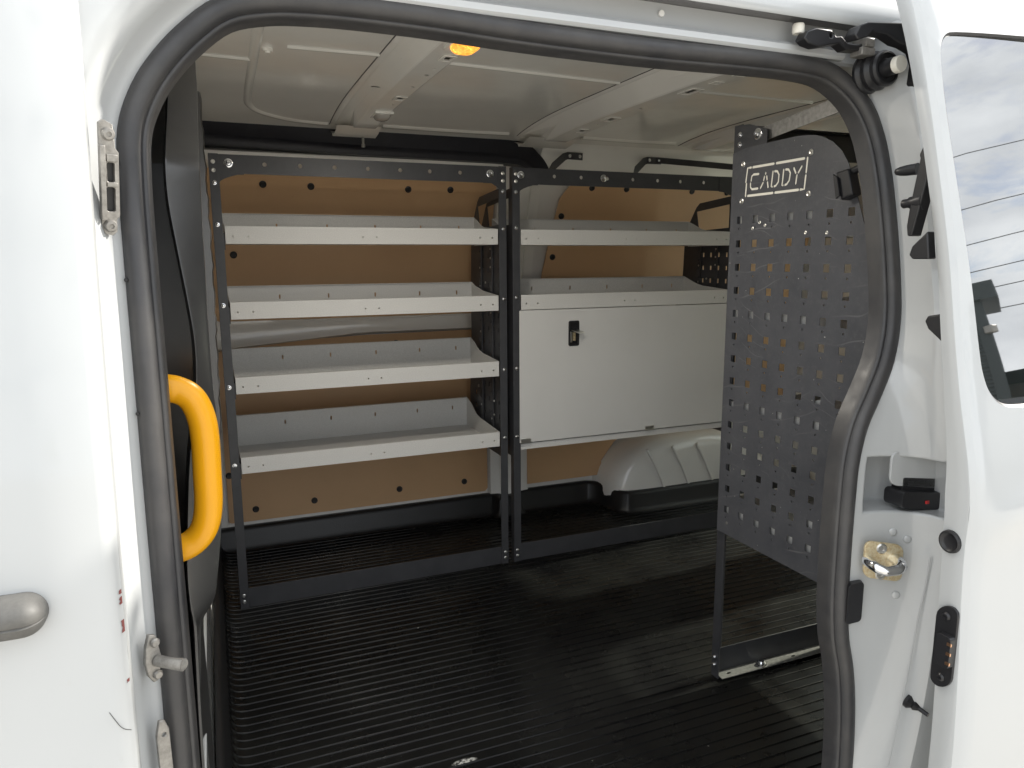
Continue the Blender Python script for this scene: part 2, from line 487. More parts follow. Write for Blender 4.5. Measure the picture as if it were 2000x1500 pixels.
def bow(prof, hole_x, holes, slots):
    yl = [-1.15 + 1.36 * k / 34 for k in range(35)]
    m1 = MB()
    k0 = [i for i, p in enumerate(prof) if p[1] == min(q[1] for q in prof)]
    a, b = k0[0], k0[-1]
    depth = prof[a][1]
    def drop(y):   # bow flattens into the cantrail at its ends
        return 1.0 if y < .12 else max(.25, 1 - (y - .12) / .12)
    m1.grid([[(x, y, zroof(y) + dz * drop(y)) for x, dz in prof[:3]] for y in yl])
    m1.grid([[(x, y, zroof(y) + dz * drop(y)) for x, dz in prof[3:a + 1]] for y in yl])
    m1.grid([[(x, y, zroof(y) + dz * drop(y)) for x, dz in prof[b:]] for y in yl])
    (xa, za), (xb, zb) = prof[2], prof[3]
    fl = [(0, y) for y in yl] + [(1, y) for y in yl[::-1]]
    sh = [[(.62, y - .020), (.70, y - .016), (.40, y + .020), (.32, y + .016)] for y in slots] + [circ(.45, y, .006, 6) for y in (-.55, -.62, -.18, -.02)]
    m1.plate(fl, sh, .0010, lambda u, v, w: (xa + (xb - xa) * u, v, zroof(v) + (za + (zb - za) * u) * drop(v) + w))
    o = m1.build("roof_bow", 'ipaint', roof_in, 25)
    x0, x1 = prof[a][0], prof[b][0]
    outer = [(x0, y) for y in yl] + [(x1, y) for y in yl[::-1]]
    m2 = MB(); m2.plate(outer, holes, .0012, lambda u, v, w: (u, v, zroof(v) + depth * drop(v) + w))
    m2.build("bow_face", 'ipaint', roof_in, 25)
    for h in holes:   # pressed rims round the larger slots
        hx0, hx1, hy0, hy1 = min(p[0] for p in h), max(p[0] for p in h), min(p[1] for p in h), max(p[1] for p in h)
        if hx1 - hx0 < .011: continue
        m3 = MB(); m3.plate(rrect(hx0 - .008, hx1 + .008, hy0 - .010, hy1 + .010, .006), [rect(hx0 - .001, hx1 + .001, hy0 - .001, hy1 + .001)], .0022, lambda u, v, w: (u, v, zroof(v) + depth * drop(v) - .0026 + w)); m3.build("slot_rim", 'ipaint', roof_in, bevel=.0012)
    m4 = MB(); m4.tube([(prof[0][0] - .0008, y, zroof(y) - .0002) for y in yl], .0013, 6); m4.build("seam", 'black', roof_in)
    return o
h1 = []
for (y, l, w) in ((-.651, .030, .014), (-.253, .032, .015), (-.498, .012, .008), (-.377, .012, .008), (-.95, .03, .014), (-.17, .008, .004), (-.56, .006, .004), (-.72, .006, .005)):
    h1.append(rect(.450 - w / 2 + .005, .450 + w / 2 + .005, y - l / 2, y + l / 2))
bow([(.352, 0.0005), (.360, -.004), (.366, -.005), (.408, -.033), (.412, -.034), (.470, -.034), (.474, -.033), (.484, -.006), (.494, -.005), (.497, .0005)], .455, h1, (-.723, -.285))
h2 = []
for (y, l, w) in ((-.043, .035, .018), (-.224, .045, .02), (-.603, .05, .02), (-.805, .05, .02), (-.70, .012, .012), (-.38, .012, .01), (-.14, .01, .006)):
    h2.append(rect(1.078 - w / 2, 1.078 + w / 2, y - l / 2, y + l / 2))
bow([(.968, 0.0005), (.975, -.004), (.981, -.005), (1.036, -.038), (1.042, -.040), (1.108, -.040), (1.114, -.038), (1.135, -.005), (1.145, -.004), (1.150, .0005)], 1.078, h2, ())
h3 = [rect(1.69, 1.72, y - .02, y + .02) for y in (-.8, -.5, -.2)]
bow([(1.61, .0005), (1.62, -.005), (1.625, -.006), (1.66, -.038), (1.668, -.040), (1.735, -.040), (1.742, -.038), (1.78, -.004), (1.79, .0005)], 1.7, h3, ())

def bead(pts, w=.007, h=.004, name="roof_bead"):
    path = [Vector((x, y)) for x, y in pts]; rows = []
    for i, p in enumerate(path):
        t = (path[min(i + 1, len(path) - 1)] - path[max(i - 1, 0)]).normalized(); nn = Vector((-t.y, t.x))
        rows.append([(q.x, q.y, zroof(q.y) - dz) for q, dz in ((p + nn * w, -.0004), (p + nn * w * .45, h), (p - nn * w * .45, h), (p - nn * w, -.0004))])
    b = MB(); b.grid(rows)
    return b.build(name, 'ipaint', roof_in, 50)
bead([(-.06, -.37), (.104, -.36)]); bead([(.162, -.49), (.352, -.497)]); bead([(.505, -.487), (.965, -.458)]); bead([(1.2, -.45), (1.6, -.45)])
bead([(p.x, p.y) for p in crom([(.099, -1.05), (.099, -.62), (.104, -.3), (.108, -.02), (.116, .085), (.15, .145), (.226, .19), (.30, .205), (.345, .207)], 5)], .011, .005)
bead([(p.x, p.y) for p in crom([(.51, .195), (.7, .20), (.93, .195)], 4)], .012, .006)
bead([(p.x, p.y) for p in crom([(1.20, .185), (1.4, .19), (1.58, .185)], 4)], .012, .006)
mb = MB(); mb.lathe([(.0, -.006), (.010, -.006), (.011, -.003), (.011, .001)], (.126, -.458, zroof(-.458)), (0, 0, 1), 16)
mb.lathe([(.0, -.009), (.005, -.009), (.006, -.005)], (.126, -.458, zroof(-.458)), (0, 0, 1), 10)
mb.build("plug", 'ipaint', roof_in)
def lamp(loc, mat, sx, sy, sz):
    rows = []
    for i in range(7):
        a = math.pi / 2 * i / 6
        rows.append([(loc[0] + sx * math.cos(a) ** .6 * math.copysign(abs(math.cos(t)) ** .7, math.cos(t)), loc[1] + sy * math.cos(a) ** .6 * math.copysign(abs(math.sin(t)) ** .7, math.sin(t)), loc[2] - sz * math.sin(a)) for t in [2 * math.pi * k / 24 for k in range(24)]])
    b = MB(); b.grid(rows, close_c=True); o = b.build("interior_lamp", mat, roof_in, 60)
    b = MB(); b.box(loc[0] - sx - .004, loc[0] + sx + .004, loc[1] - sy - .004, loc[1] + sy + .004, loc[2] - .003, loc[2] + .004)
    b.build("lamp_frame", 'ipaint', roof_in, bevel=.0015)
    return o
lamp((.452, -.775, zroof(-.775) - .036), 'amber', .026, .042, .016)["label"] = "glowing amber interior lamp"
lamp((.455, -.045, zroof(-.045) - .035), 'lens', .022, .034, .016)["label"] = "unlit clear interior lamp"
ld = bpy.data.lights.new("interior_lamp_light", 'AREA'); ld.shape = 'DISK'; ld.size = .06; ld.energy = 2.4; ld.color = (1.0, .94, .84)
lo = bpy.data.objects.new("interior_lamp_light", ld); lo.location = (.452, -.775, zroof(-.775) - .058); COL.objects.link(lo); lo.parent = roof_in

# --- far side wall: painted panel, hardboard linings, black aperture trim
mb = MB()
zz = [-.02 + 1.44 * k / 36 for k in range(37)]
mb.grid([[(x, ywall(z) + .012, z) for z in zz] for x in (-.10, .5, 1.0, 1.5, 2.0, 2.52)])
farwall = mb.build("side_wall", 'ipaint', van)
clip_mesh = MB().lathe([(.0115, -.001), (.0112, .003), (.007, .0055), (.0068, .0035), (.0, .003)], (0, 0, 0), (0, -1, 0), 16).mesh("clip", 'black')
def lining(outline, clips, dy=0.0, t=.004, label=None):
    # densify so the sheet follows the wall's curve
    dens = []
    for i in range(len(outline)):
        a, b = Vector(outline[i]), Vector(outline[(i + 1) % len(outline)])
        n = max(1, int((b - a).length / .04))
        dens += [tuple(a + (b - a) * k / n) for k in range(n)]
    x0, x1 = min(p[0] for p in outline), max(p[0] for p in outline); z0, z1 = min(p[1] for p in outline), max(p[1] for p in outline)
    def inn(x, y):
        c = False; j = len(outline) - 1
        for i in range(len(outline)):
            (xi, yi), (xj, yj) = outline[i], outline[j]
            if (yi > y) != (yj > y) and x < (xj - xi) * (y - yi) / (yj - yi) + xi: c = not c
            j = i
        return c
    ex = [(x0 + .0213 + .05 * i, z0 + .0187 + .04 * k) for i in range(int((x1 - x0) / .05) + 1) for k in range(int((z1 - z0) / .04) + 1)]
    ex = [p for p in ex if all(inn(p[0] + a, p[1] + b) for a in (-.012, .012) for b in (-.012, .012))]
    m1 = MB(); m1.plate(dens, [], t, lambda u, v, w: (u, ywall(v) + dy - w, v), ex)
    o = m1.build("hardboard_lining", 'ply', farwall, 40)
    for (x, z) in clips:
        inst(clip_mesh, "clip", o, (x, ywall(z) + dy - t - .0008, z), (-math.atan((ywall(z + .01) - ywall(z - .01)) / .02), 0, 0))
    return o
lining(rrect(-.012, .955, .80, 1.285, .02), [(.16, 1.241), (.309, 1.239), (.634, 1.239), (.785, 1.242), (.06, 1.02)])
lining([(-.012, .094), (-.004, .090), (.945, .088), (.955, .10), (.955, .738), (.5, .735), (.30, .728), (.0, .70), (-.012, .69)], [(.078, .132), (.281, .137), (.597, .140), (.857, .138), (-.002, .264), (.60, .70)])
lining([(1.12, .10), (1.46, .10), (1.46, .16), (1.52, .235), (1.62, .30), (1.75, .325), (2.45, .325), (2.45, 1.28), (1.30, 1.28), (1.235, 1.265), (1.205, 1.22), (1.195, 1.15), (1.165, .95), (1.14, .7), (1.12, .5)],
       [(1.199 + .022, 1.159), (1.182 + .02, 1.008), (1.471, .275), (1.14, .272), (1.33, 1.262), (1.48, 1.262), (1.78, 1.262), (1.95, 1.262)], -.02)
# pressed steel brace between the two linings
mb = MB()
rows = []
for x in [-.04 + 1.0 * k / 20 for k in range(21)]:
    zt = .808; zb = .700 + .040 * min(1, max(0, (x + .02) / .5))
    rows.append([(x, ywall(.75) + q, z) for z, q in ((zt + .01, .012), (zt, -.006), (zt - .012, -.010), (zt - .03 + .02 * x, -.004), (zb + .02, -.004), (zb + .006, -.012), (zb - .004, .012))])
mb.grid(rows); mb.build("wall_brace", 'ipaint', farwall, 40)
# C pillar (inner), lightly stepped
mb = MB(); rows = []
for z in [0.02 + 1.33 * k / 30 for k in range(31)]:
    yb = ywall(z)
    rows.append([(x, yb + q, z) for x, q in ((.958, .02), (.966, -.012), (1.00, -.018), (1.012, -.034), (1.075, -.034), (1.088, -.020), (1.125, -.016), (1.14, .02))])
mb.grid(rows); pillar = mb.build("inner_pillar", 'ipaint', farwall, 30)
for z0, z1 in ((.93, .99), (1.20, 1.25), (.16, .20)):
    mb = MB(); y = ywall((z0 + z1) / 2) - .036
    mb.plate(rrect(1.028, 1.042, z0, z1, .004), [], .003, lambda u, v, w: (u, y - w, v)); mb.build("pressed_tab", 'ipaint', farwall)
for (x, z) in ((1.05, 1.10), (1.066, 1.095), (1.05, .86), (1.02, 1.0)):
    mb = MB(); mb.lathe([(.004, 0), (.004, .002), (0, .002)], (x, ywall(z) - .034, z), (0, -1, 0), 10); mb.build("pillar_hole_plug", 'black', farwall)
# black aperture trim along the far roof edge, turning down behind the pillar
path = [Vector(p) for p in ((-.075, 1.372), (.0, 1.374), (.2, 1.370), (.5, 1.364), (.8, 1.362), (.96, 1.360), (1.02, 1.352), (1.055, 1.334), (1.08, 1.305), (1.09, 1.275))]
path = crom(path, 5); rows = []
for i, p in enumerate(path):
    t = (path[min(i + 1, len(path) - 1)] - path[max(i - 1, 0)]).normalized(); nn = Vector((-t.y, t.x))
    row = []
    for q, d in ((.046, .03), (.040, -.008), (.020, -.018), (-.004, -.018), (-.012, -.022), (-.024, -.026), (-.034, -.020), (-.038, .02)):
        pt = p + nn * q
        yy = min(ywall(pt.y), .30) + d - .01
        row.append((pt.x, yy, pt.y))
    rows.append(row)
mb = MB(); mb.grid(rows); mb.build("aperture_trim", 'navy', farwall, 50)
# cantrail: cream pressed rail under the trim and the corner brackets where the bows land
mb = MB()
mb.grid([[(x, y, z) for y, z in ((.36, 1.335), (.305, 1.335), (.292, 1.327), (.290, 1.312), (.30, 1.300), (.315, 1.296), (.33, 1.288), (.40, 1.282))] for x in (-.075, .3, .6, .95)])
mb.build("door_head_rail", 'ipaint', farwall, 35)
mb = MB()
mb.grid([[(x, y, z) for y, z in ((.20, 1.412), (.245, 1.405), (.27, 1.385), (.285, 1.36), (.30, 1.33), (.33, 1.30), (.38, 1.27))] for x in (1.09, 1.3, 1.6, 2.0, 2.52)])
mb.build("cantrail", 'ipaint', farwall, 40)
for x0, x1 in ((.36, .49), (.975, 1.15)):
    mb = MB()
    mb.grid([[(x, y, z) for y, z in ((.12, 1.392), (.17, 1.380), (.215, 1.374), (.222, 1.384), (.255, 1.395))] for x in (x0, x0 + .02, x1 - .02, x1)])
    mb.build("bow_bracket", 'ipaint', roof_in, 30, .002)
mb = MB(); mb.lathe([(.004, 0), (.004, .02), (.006, .021), (.006, .03), (0, .03)], (.45, .205, 1.375), (0, 0, -1), 10)
mb.build("bracket_stud", 'steel', roof_in)
# wheel arch
mb = MB(); rows = []
for i in range(25):
    a = math.pi * i / 24
    row = []
    for (d, s) in ((.52, 1.0), (.40, 1.0), (.36, .985), (.33, .95), (.315, .90), (.305, .80), (.300, .6), (.300, .0)):
        rx, rz = .40 * s, .30 * s
        row.append((1.83 - rx * math.copysign(abs(math.cos(a)) ** .7, math.cos(a)), d, -.02 + rz * math.sin(a) ** .7 + (.0 if s else 0)))
    rows.append(row)
mb.grid(rows); arch = mb.build("wheel_arch", 'ipaint', van, 50)
for x in (1.62, 1.74, 1.86):
    mb = MB(); mb.tube([(x - .05, .302, .24), (x, .2985, .15), (x + .06, .2985, .02)], .006, 8); mb.build("pressed_rib", 'ipaint', arch, 60)

# --- bulkhead, rear wall, near wall
mb = MB(); mb.box(-.110, -.088, -1.12, .52, -.01, 1.44); mb.build("bulkhead", 'ipaint', van)
mb = MB()
def vec_yz(x0): return lambda u, v, w: (x0 + w, u, v)
mb.plate(rect(-1.33, .56, -.1, 1.45), [rrect(-.20, .20, .46, 1.15, .09), rrect(-1.03, -.48, .46, 1.15, .09)], .03, vec_yz(2.50))
rear = mb.build("rear_door", 'ipaint', van)
mt = bpy.data.materials.new("clear_glass"); mt.use_nodes = True
nn_ = mt.node_tree.nodes; ll_ = mt.node_tree.links; nn_.clear()
o_ = nn_.new("ShaderNodeOutputMaterial"); t_ = nn_.new("ShaderNodeBsdfTransparent"); g_ = nn_.new("ShaderNodeBsdfGlossy"); g_.inputs["Roughness"].default_value = .02
x_ = nn_.new("ShaderNodeMixShader"); x_.inputs[0].default_value = .06; t_.inputs[0].default_value = (.94, .97, .92, 1)
ll_.new(t_.outputs[0], x_.inputs[1]); ll_.new(g_.outputs[0], x_.inputs[2]); ll_.new(x_.outputs[0], o_.inputs[0]); MT['clear'] = mt
for a, b in ((-.20, .20), (-1.03, -.48)):
    mb = MB(); mb.plate(rrect(a - .005, b + .005, .455, 1.155, .09), [], .004, vec_yz(2.534)); mb.build("window_glass", 'clear', rear)
mb = MB()
zz = [-.05 + 1.42 * k / 24 for k in range(25)]
mb.grid([[(x, min(ysk(z) + .115, -1.10), z) for z in zz] for x in (1.075, 1.5, 2.0, 2.52)])
mb.build("near_wall", 'ipaint', van)
mb = MB(); mb.box(-.08, 2.5, -1.36, .53, -.055, -.012); mb.build("floor_pan", 'ipaint', van)
mb = MB(); mb.plate(rrect(1.12, 2.1, .42, 1.2, .03), [], .004, lambda u, v, w: (u, min(ysk(v) + .122, -1.10) + w, v))
mb.build("side_lining", 'ply', van)

# --- door aperture: seal swept round the opening
seal_xz = [(-.081, .0), (-.081, .2), (-.081, .434), (-.081, .557), (-.0812, .676), (-.0815, .789), (-.082, .899), (-.083, 1.007), (-.083, 1.087), (-.080, 1.136), (-.069, 1.171), (-.050, 1.205), (-.022, 1.238), (.017, 1.267), (.062, 1.281), (.108, 1.286), (.169, 1.288), (.265, 1.287), (.368, 1.283), (.482, 1.281), (.606, 1.281), (.743, 1.284), (.852, 1.284), (.912, 1.275), (.958, 1.246), (.983, 1.198), (.993, 1.142), (.996, 1.068), (.996, .986), (.991, .905), (.973, .840), (.942, .785), (.914, .738), (.897, .682), (.890, .617), (.885, .532), (.883, .455), (.888, .392), (.902, .335), (.914, .258), (.925, .14), (.93, 0.0)]
seal_xz = [(x - .003, z) if x < -.03 else ((x, z + .0095) if z > 1.26 and x > 0 else (x, z + (.005 if z > 1.19 else 0))) for x, z in seal_xz]
spath = crom([Vector(p) for p in seal_xz], 4)
def seal_sweep(prof, i0=0, i1=None, extra=None):
    rows = []
    P = spath
    rng = range(i0, (i1 if i1 is not None else len(P)))
    for i in rng:
        t = (P[min(i + 1, len(P) - 1)] - P[max(i - 1, 0)]).normalized(); nn = Vector((-t.y, t.x))   # outward from the opening
        row = []
        for q, d in prof:
            pt = P[i] + nn * q
            row.append((pt.x, ysk(min(P[i].y, 1.31)) + .09 - d, pt.y))
        rows.append(row)
    return rows
bulb = [(.0145, -.03), (.0145, -.004), (.0155, .004), (.0148, .0105), (.0108, .0155), (.0045, .0175), (-.0015, .0165), (-.0060, .0125), (-.0080, .0080), (-.0088, .0052), (-.0102, .0060), (-.0125, .0050), (-.0142, .001), (-.015, -.006), (-.0155, -.026)]
mb = MB(); mb.grid(seal_sweep(bulb)); seal = mb.build("door_seal", 'seal', van, 60)
for i in (8, 22, 27, 33):
    p = spath[i]; mb = MB(); mb.lathe([(.0022, 0), (.0022, .0012), (0, .0012)], (p.x - .0135, ysk(p.y) + .09 - .0135, p.y), (-.5, -1, 0), 8); mb.build("vent_hole", 'black', seal)

# --- B pillar / front frame flange, following the seal's left side and corner
frame_prof = [(.012, -.02), (.013, .008), (.020, .013), (.026, .020), (.031, .034), (.036, .043), (.048, .054), (.07, .056), (.13, .058)]
ncorner = min(range(len(spath)), key=lambda i: (spath[i] - Vector((.20, 1.288))).length)
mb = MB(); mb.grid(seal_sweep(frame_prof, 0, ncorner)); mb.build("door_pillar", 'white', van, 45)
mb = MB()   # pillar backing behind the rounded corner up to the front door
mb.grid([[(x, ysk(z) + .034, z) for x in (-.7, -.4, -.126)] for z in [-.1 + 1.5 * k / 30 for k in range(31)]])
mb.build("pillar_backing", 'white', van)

# --- roof side: drip ridge, recess wall, door track, roof edge
def extr(prof, xs, name, mat, sharp=30, parent=van):
    b = MB(); b.grid([[(x, y, z) for y, z in prof] for x in xs]); return b.build(name, mat, parent, sharp)
XS = [-.3, 0, .3, .6, .9, 1.2, 1.6, 2.0, 2.54]
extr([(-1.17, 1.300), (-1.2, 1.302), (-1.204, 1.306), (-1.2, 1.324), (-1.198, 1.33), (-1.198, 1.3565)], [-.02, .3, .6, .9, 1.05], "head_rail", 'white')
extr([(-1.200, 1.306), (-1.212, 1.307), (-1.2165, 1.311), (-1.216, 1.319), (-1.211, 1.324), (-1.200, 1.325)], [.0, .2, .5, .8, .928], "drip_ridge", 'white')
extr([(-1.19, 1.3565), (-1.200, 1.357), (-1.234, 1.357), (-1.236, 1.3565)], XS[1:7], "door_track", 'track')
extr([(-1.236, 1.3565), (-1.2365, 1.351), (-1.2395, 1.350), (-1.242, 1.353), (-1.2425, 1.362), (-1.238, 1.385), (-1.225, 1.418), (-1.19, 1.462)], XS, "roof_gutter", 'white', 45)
mb = MB(); mb.lathe([(.0, .0), (.0045, .0), (.0045, .003), (0, .003)], (.597, -1.1995, 1.342), (0, -1, 0), 12); mb.build("frame_plug", 'ipaint', van)

# --- rear jamb of the opening (C pillar), with a recess for the lock
EDGE = smooth_tab([(-.1, .945), (0, .952), (.19, .972), (.316, .985), (.443, .998), (.526, 1.007), (.65, 1.008), (.77, 1.001), (.96, .996), (1.1, .994), (1.36, .994)])
right = [(p.y, p.x) for p in spath if p.x > .86 and p.y < 1.24]; right.sort()
def seal_x(z): return interp(right, z) if z < 1.2 else interp(right, 1.2) - (z - 1.2) * .3
import bmesh
zs = [-.1 + k * .0125 for k in range(0, 118)]
ss = [0, .12, .25, .38, .5, .62, .75, .88, 1.0]
def jamb_pt(z, s):
    x0, y0 = seal_x(z) + .010, ysk(z) + .078; x1, y1 = interp(EDGE, z), ysk(z) + .012
    bx = 1 - (1 - s) ** 1.7; by = s ** 1.7
    w = max(0, min(1, (x1 - x0) / .06))
    bx = s * (1 - w) + bx * w; by = s * (1 - w) + by * w
    return (x0 + (x1 - x0) * bx, y0 + (y1 - y0) * by, z)
me = bpy.data.meshes.new("rear_pillar"); bm = bmesh.new()
V = [[bm.verts.new(jamb_pt(z, s)) for s in ss] + [bm.verts.new((interp(EDGE, z) + .006, ysk(z) + .003, z)), bm.verts.new((interp(EDGE, z) + .02, ysk(z), z)), bm.verts.new((1.6, ysk(z), z)), bm.verts.new((2.55, ysk(z), z))] for z in zs]
pocket = []
for r in range(len(zs) - 1):
    for c in range(len(V[0]) - 1):
        f = bm.faces.new((V[r][c], V[r][c + 1], V[r + 1][c + 1], V[r + 1][c]))
        zc = (zs[r] + zs[r + 1]) / 2
        if 1 <= c <= 9 and .600 < zc < .690: pocket.append(f)
res = bmesh.ops.extrude_face_region(bm, geom=pocket)
for v in [e for e in res['geom'] if isinstance(e, bmesh.types.BMVert)]: v.co += Vector((.018, .055, 0))
bmesh.ops.delete(bm, geom=pocket, context='FACES')
bmesh.ops.recalc_face_normals(bm, faces=bm.faces)
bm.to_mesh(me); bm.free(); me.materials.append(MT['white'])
me.polygons.foreach_set('use_smooth', [True] * len(me.polygons)); me.set_sharp_from_angle(angle=R(38))
jamb = bpy.data.objects.new("rear_pillar", me); COL.objects.link(jamb); jamb.parent = van
bv = jamb.modifiers.new("bevel", 'BEVEL'); bv.width = .004; bv.segments = 3; bv.limit_method = 'ANGLE'; bv.angle_limit = R(50)
# flap and black lock housing in the recess
mb = MB(); mb.plate(rrect(.962, 1.09, .648, .704, .014), [], .004, lambda u, v, w: (u, -1.322 - w + (u - .92) * -.18, v - (u - .92) * .14)); mb.build("lock_flap", 'white', jamb, bevel=.001)
mb = MB(); mb.plate(rrect(.972, 1.10, .612, .640, .008), [], .035, lambda u, v, w: (u, -1.306 - w + (u - .92) * -.18, v - (u - .92) * .10))
mb.plate(rrect(.985, 1.10, .634, .660, .004), [], .02, lambda u, v, w: (u, -1.306 - w + (u - .92) * -.18, v - (u - .92) * .10))
hs = mb.build("lock_housing", 'black', jamb, bevel=.002)
mb = MB(); mb.box(1.014, 1.020, -1.3605, -1.355, .612, .617); mb.build("red_mark", 'red', jamb)
# weld ridge on the pillar
mb = MB(); mb.tube(crom([(.9985, -1.387, .535), (.996, -1.386, .49), (.985, -1.386, .43), (.972, -1.385, .32), (.955, -1.383, .2), (.94, -1.38, .1)], 5), .001, 6); mb.build("weld_ridge", 'white', jamb, 60)
# rounded stiffening bosses on the pillar
for (s, z) in ((.45, .565), (.62, .555), (.55, .462)):
    p = Vector(jamb_pt(z, s)); mb = MB(); mb.lathe([(.007, -.002), (.0065, .001), (.004, .002), (0, .002)], p, (-.6, -.8, 0), 14); mb.build("pressed_boss", 'white', jamb, 60)

# upper rubber buffer
mb = MB(); mb.lathe([(.030, 0), (.031, .006), (.029, .010), (.026, .012), (.029, .016), (.0295, .022), (.026, .026), (.024, .028), (.0265, .031), (.027, .037), (.025, .041), (.0225, .042), (.0225, .039), (.015, .038), (.0135, .041), (.0125, .056), (.0, .056)], (.968, -1.222, 1.287), (0, -1, .03), 28)
buf = mb.build("rubber_buffer", 'black', jamb, 30)
mb = MB(); mb.lathe([(.0125, 0), (.0125, .008), (.0115, .0095), (0, .0095)], (.968, -1.278, 1.2885), (0, -1, .03), 20); mb.build("buffer_cap", 'cream', jamb, 40)
# striker plate and loop
def oriented(o, n, uaxis=(0, 0, 1)):
    n = Vector(n).normalized(); v = Vector(uaxis); v = (v - n * v.dot(n)).normalized(); u = v.cross(n)
    o = Vector(o)
    return lambda a, b, w: o + u * a + v * b + n * w
P = oriented((.936, -1.3535, .527), (-.42, -.9, .05))
mb = MB(); mb.plate(rrect(-.030, .030, -.030, .030, .012), [], .005, lambda u, v, w: P(u, v - u * .12, w - .002)); sp = mb.build("striker_plate", 'gold', jamb, bevel=.001)
mb = MB()
mb.tube([P(-.024, .0, .0), P(-.024, .0, .02), P(-.020, -.002, .029), P(-.008, -.005, .033), P(.008, -.003, .031), P(.016, .0, .024), P(.018, .001, .012), P(.018, .001, 0)], [.009, .0085, .008, .0075, .0085, .010, .0115, .0125], 12)
mb.build("striker_loop", 'chrome', jamb, 60)
for b in (.021, -.021):
    mb = MB(); mb.lathe([(.0085, 0), (.0085, .001), (.0065, .003), (.0035, .003), (.003, .0012), (0, .0012)], P(-.004, b, .003), (-.42, -.9, .05), 14); mb.build("striker_screw", 'zinc', jamb)
# lower bump stop
mb = MB(); mb.plate(rrect(-.017, .016, -.034, .034, .007), [], .02, lambda u, v, w: Vector((.908, -1.327, .455)) + Vector((u, -w * .6, v)) + Vector((-w * .35, 0, 0))); mb.build("bump_stop", 'black', jamb, bevel=.003)
mb = MB(); mb.lathe([(.011, 0), (.0115, .005), (.008, .009), (.0065, .011), (.008, .014), (.005, .019), (.0035, .021), (.0034, .036), (0, .036)], jamb_pt(.292, .86), (.2, -1, -.22), 14); mb.build("rubber_stop", 'black', jamb)
# hinge arm of the sliding door and its roller carriage in the track
mb = MB()
arm = [(.885, 1.325), (.892, 1.338), (.905, 1.343), (.965, 1.344), (.99, 1.340), (1.015, 1.339), (1.015, 1.325), (1.008, 1.30), (1.004, 1.262), (.996, 1.255), (.990, 1.262), (.992, 1.288), (.985, 1.305), (.968, 1.313), (.955, 1.316), (.935, 1.327), (.912, 1.330), (.905, 1.322), (.89, 1.318)]
mb.plate(arm, [], .022, lambda u, v, w: (u, -1.256 - w - (u - .9) * .25, v)); arm_o = mb.build("door_arm", 'black', van, bevel=.002)
mb = MB(); mb.plate([(.816, 1.320), (.822, 1.331), (.838, 1.337), (.868, 1.337), (.878, 1.329), (.888, 1.331), (.902, 1.322), (.925, 1.322), (.948, 1.330), (.948, 1.314), (.925, 1.313), (.90, 1.312), (.885, 1.320), (.858, 1.314), (.842, 1.311), (.825, 1.314)], [circ(.868, 1.329, .0035)], .02, lambda u, v, w: (u, -1.226 - w, v)); cz = mb.build("roller_carriage", 'black', van, bevel=.002)
mb = MB(); mb.lathe([(.008, 0), (.009, .003), (.009, .012), (.008, .014), (0, .014)], (.826, -1.222, 1.333), (0, 0, 1), 16); mb.build("roller", 'cream', van)
mb = MB(); mb.box(.925, .952, -1.252, -1.228, 1.306, 1.318); mb.box(.930, .948, -1.254, -1.226, 1.318, 1.331); mb.build("pivot_block", 'steel', van, bevel=.0015)
mb = MB(); mb.plate([(1.0, 1.262), (1.018, 1.272), (1.014, 1.25), (1.005, 1.243)], [], .02, lambda u, v, w: (u, -1.29 - w, v)); mb.build("arm_pad", 'black', van)

# --- sliding door, slid back outside the body
OFF = -.118
def ydo(z): return ysk(min(z, 1.33)) + OFF + (.018 if z > 1.33 else 0)
XD = .885
mb = MB(); rows = []
zl = [-.35 + 1.77 * k / 60 for k in range(61)]
def lead(z):   # leading edge: the inner flange stands back from the skin
    t = interp([(-.4, .036), (.3, .038), (.6, .036), (.68, .040), (.75, .033), (.85, .026), (1.0, .022), (1.2, .024), (1.4, .028)], z)
    return t
DO = smooth_tab([(-.4, -1.520), (0, -1.530), (.314, -1.532), (.454, -1.527), (.555, -1.521), (.626, -1.519), (.67, -1.520), (.724, -1.513), (.77, -1.503), (.816, -1.492), (.902, -1.475), (1.002, -1.457), (1.102, -1.434), (1.203, -1.409), (1.286, -1.386), (1.346, -1.366), (1.42, -1.335)])
def ydoor(z): return interp(DO, z)
# skin with window opening
def door_skin(x, z):
    b = max(0, 1 - (x - XD) / .022)
    return ydoor(z) - .010 * (1 - b * b) - .006 * min(1, max(0, (x - XD) / .3))
win = [(.892, 1.262), (.897, 1.282), (.908, 1.297), (.925, 1.303), (1.08, 1.312), (1.4, 1.325), (1.55, 1.325), (1.58, 1.29), (1.58, .86), (1.56, .83), (1.53, .815), (1.1, .800), (.965, .799), (.934, .804), (.914, .822), (.905, .85), (.903, .875), (.900, .935), (.893, 1.015), (.890, 1.114), (.888, 1.200)]
win = [(x + .012, z) for x, z in win]
for _ in range(2):   # corner rounding
    win = [q for i in range(len(win)) for q in ((win[i][0] * .75 + win[(i + 1) % len(win)][0] * .25, win[i][1] * .75 + win[(i + 1) % len(win)][1] * .25), (win[i][0] * .25 + win[(i + 1) % len(win)][0] * .75, win[i][1] * .25 + win[(i + 1) % len(win)][1] * .75))]
outer = [(XD, z) for z in zl] + [(x, zl[-1]) for x in (.95, 1.1, 1.3, 1.5, 1.7)] + [(1.82, z) for z in zl[::-1]] + [(x, zl[0]) for x in (1.7, 1.5, 1.3, 1.1, .95)]
mb = MB()
# tessellate as strips: columns of x, cut round the window by dense rows
xcols = [XD, XD + .003, XD + .007, XD + .012]
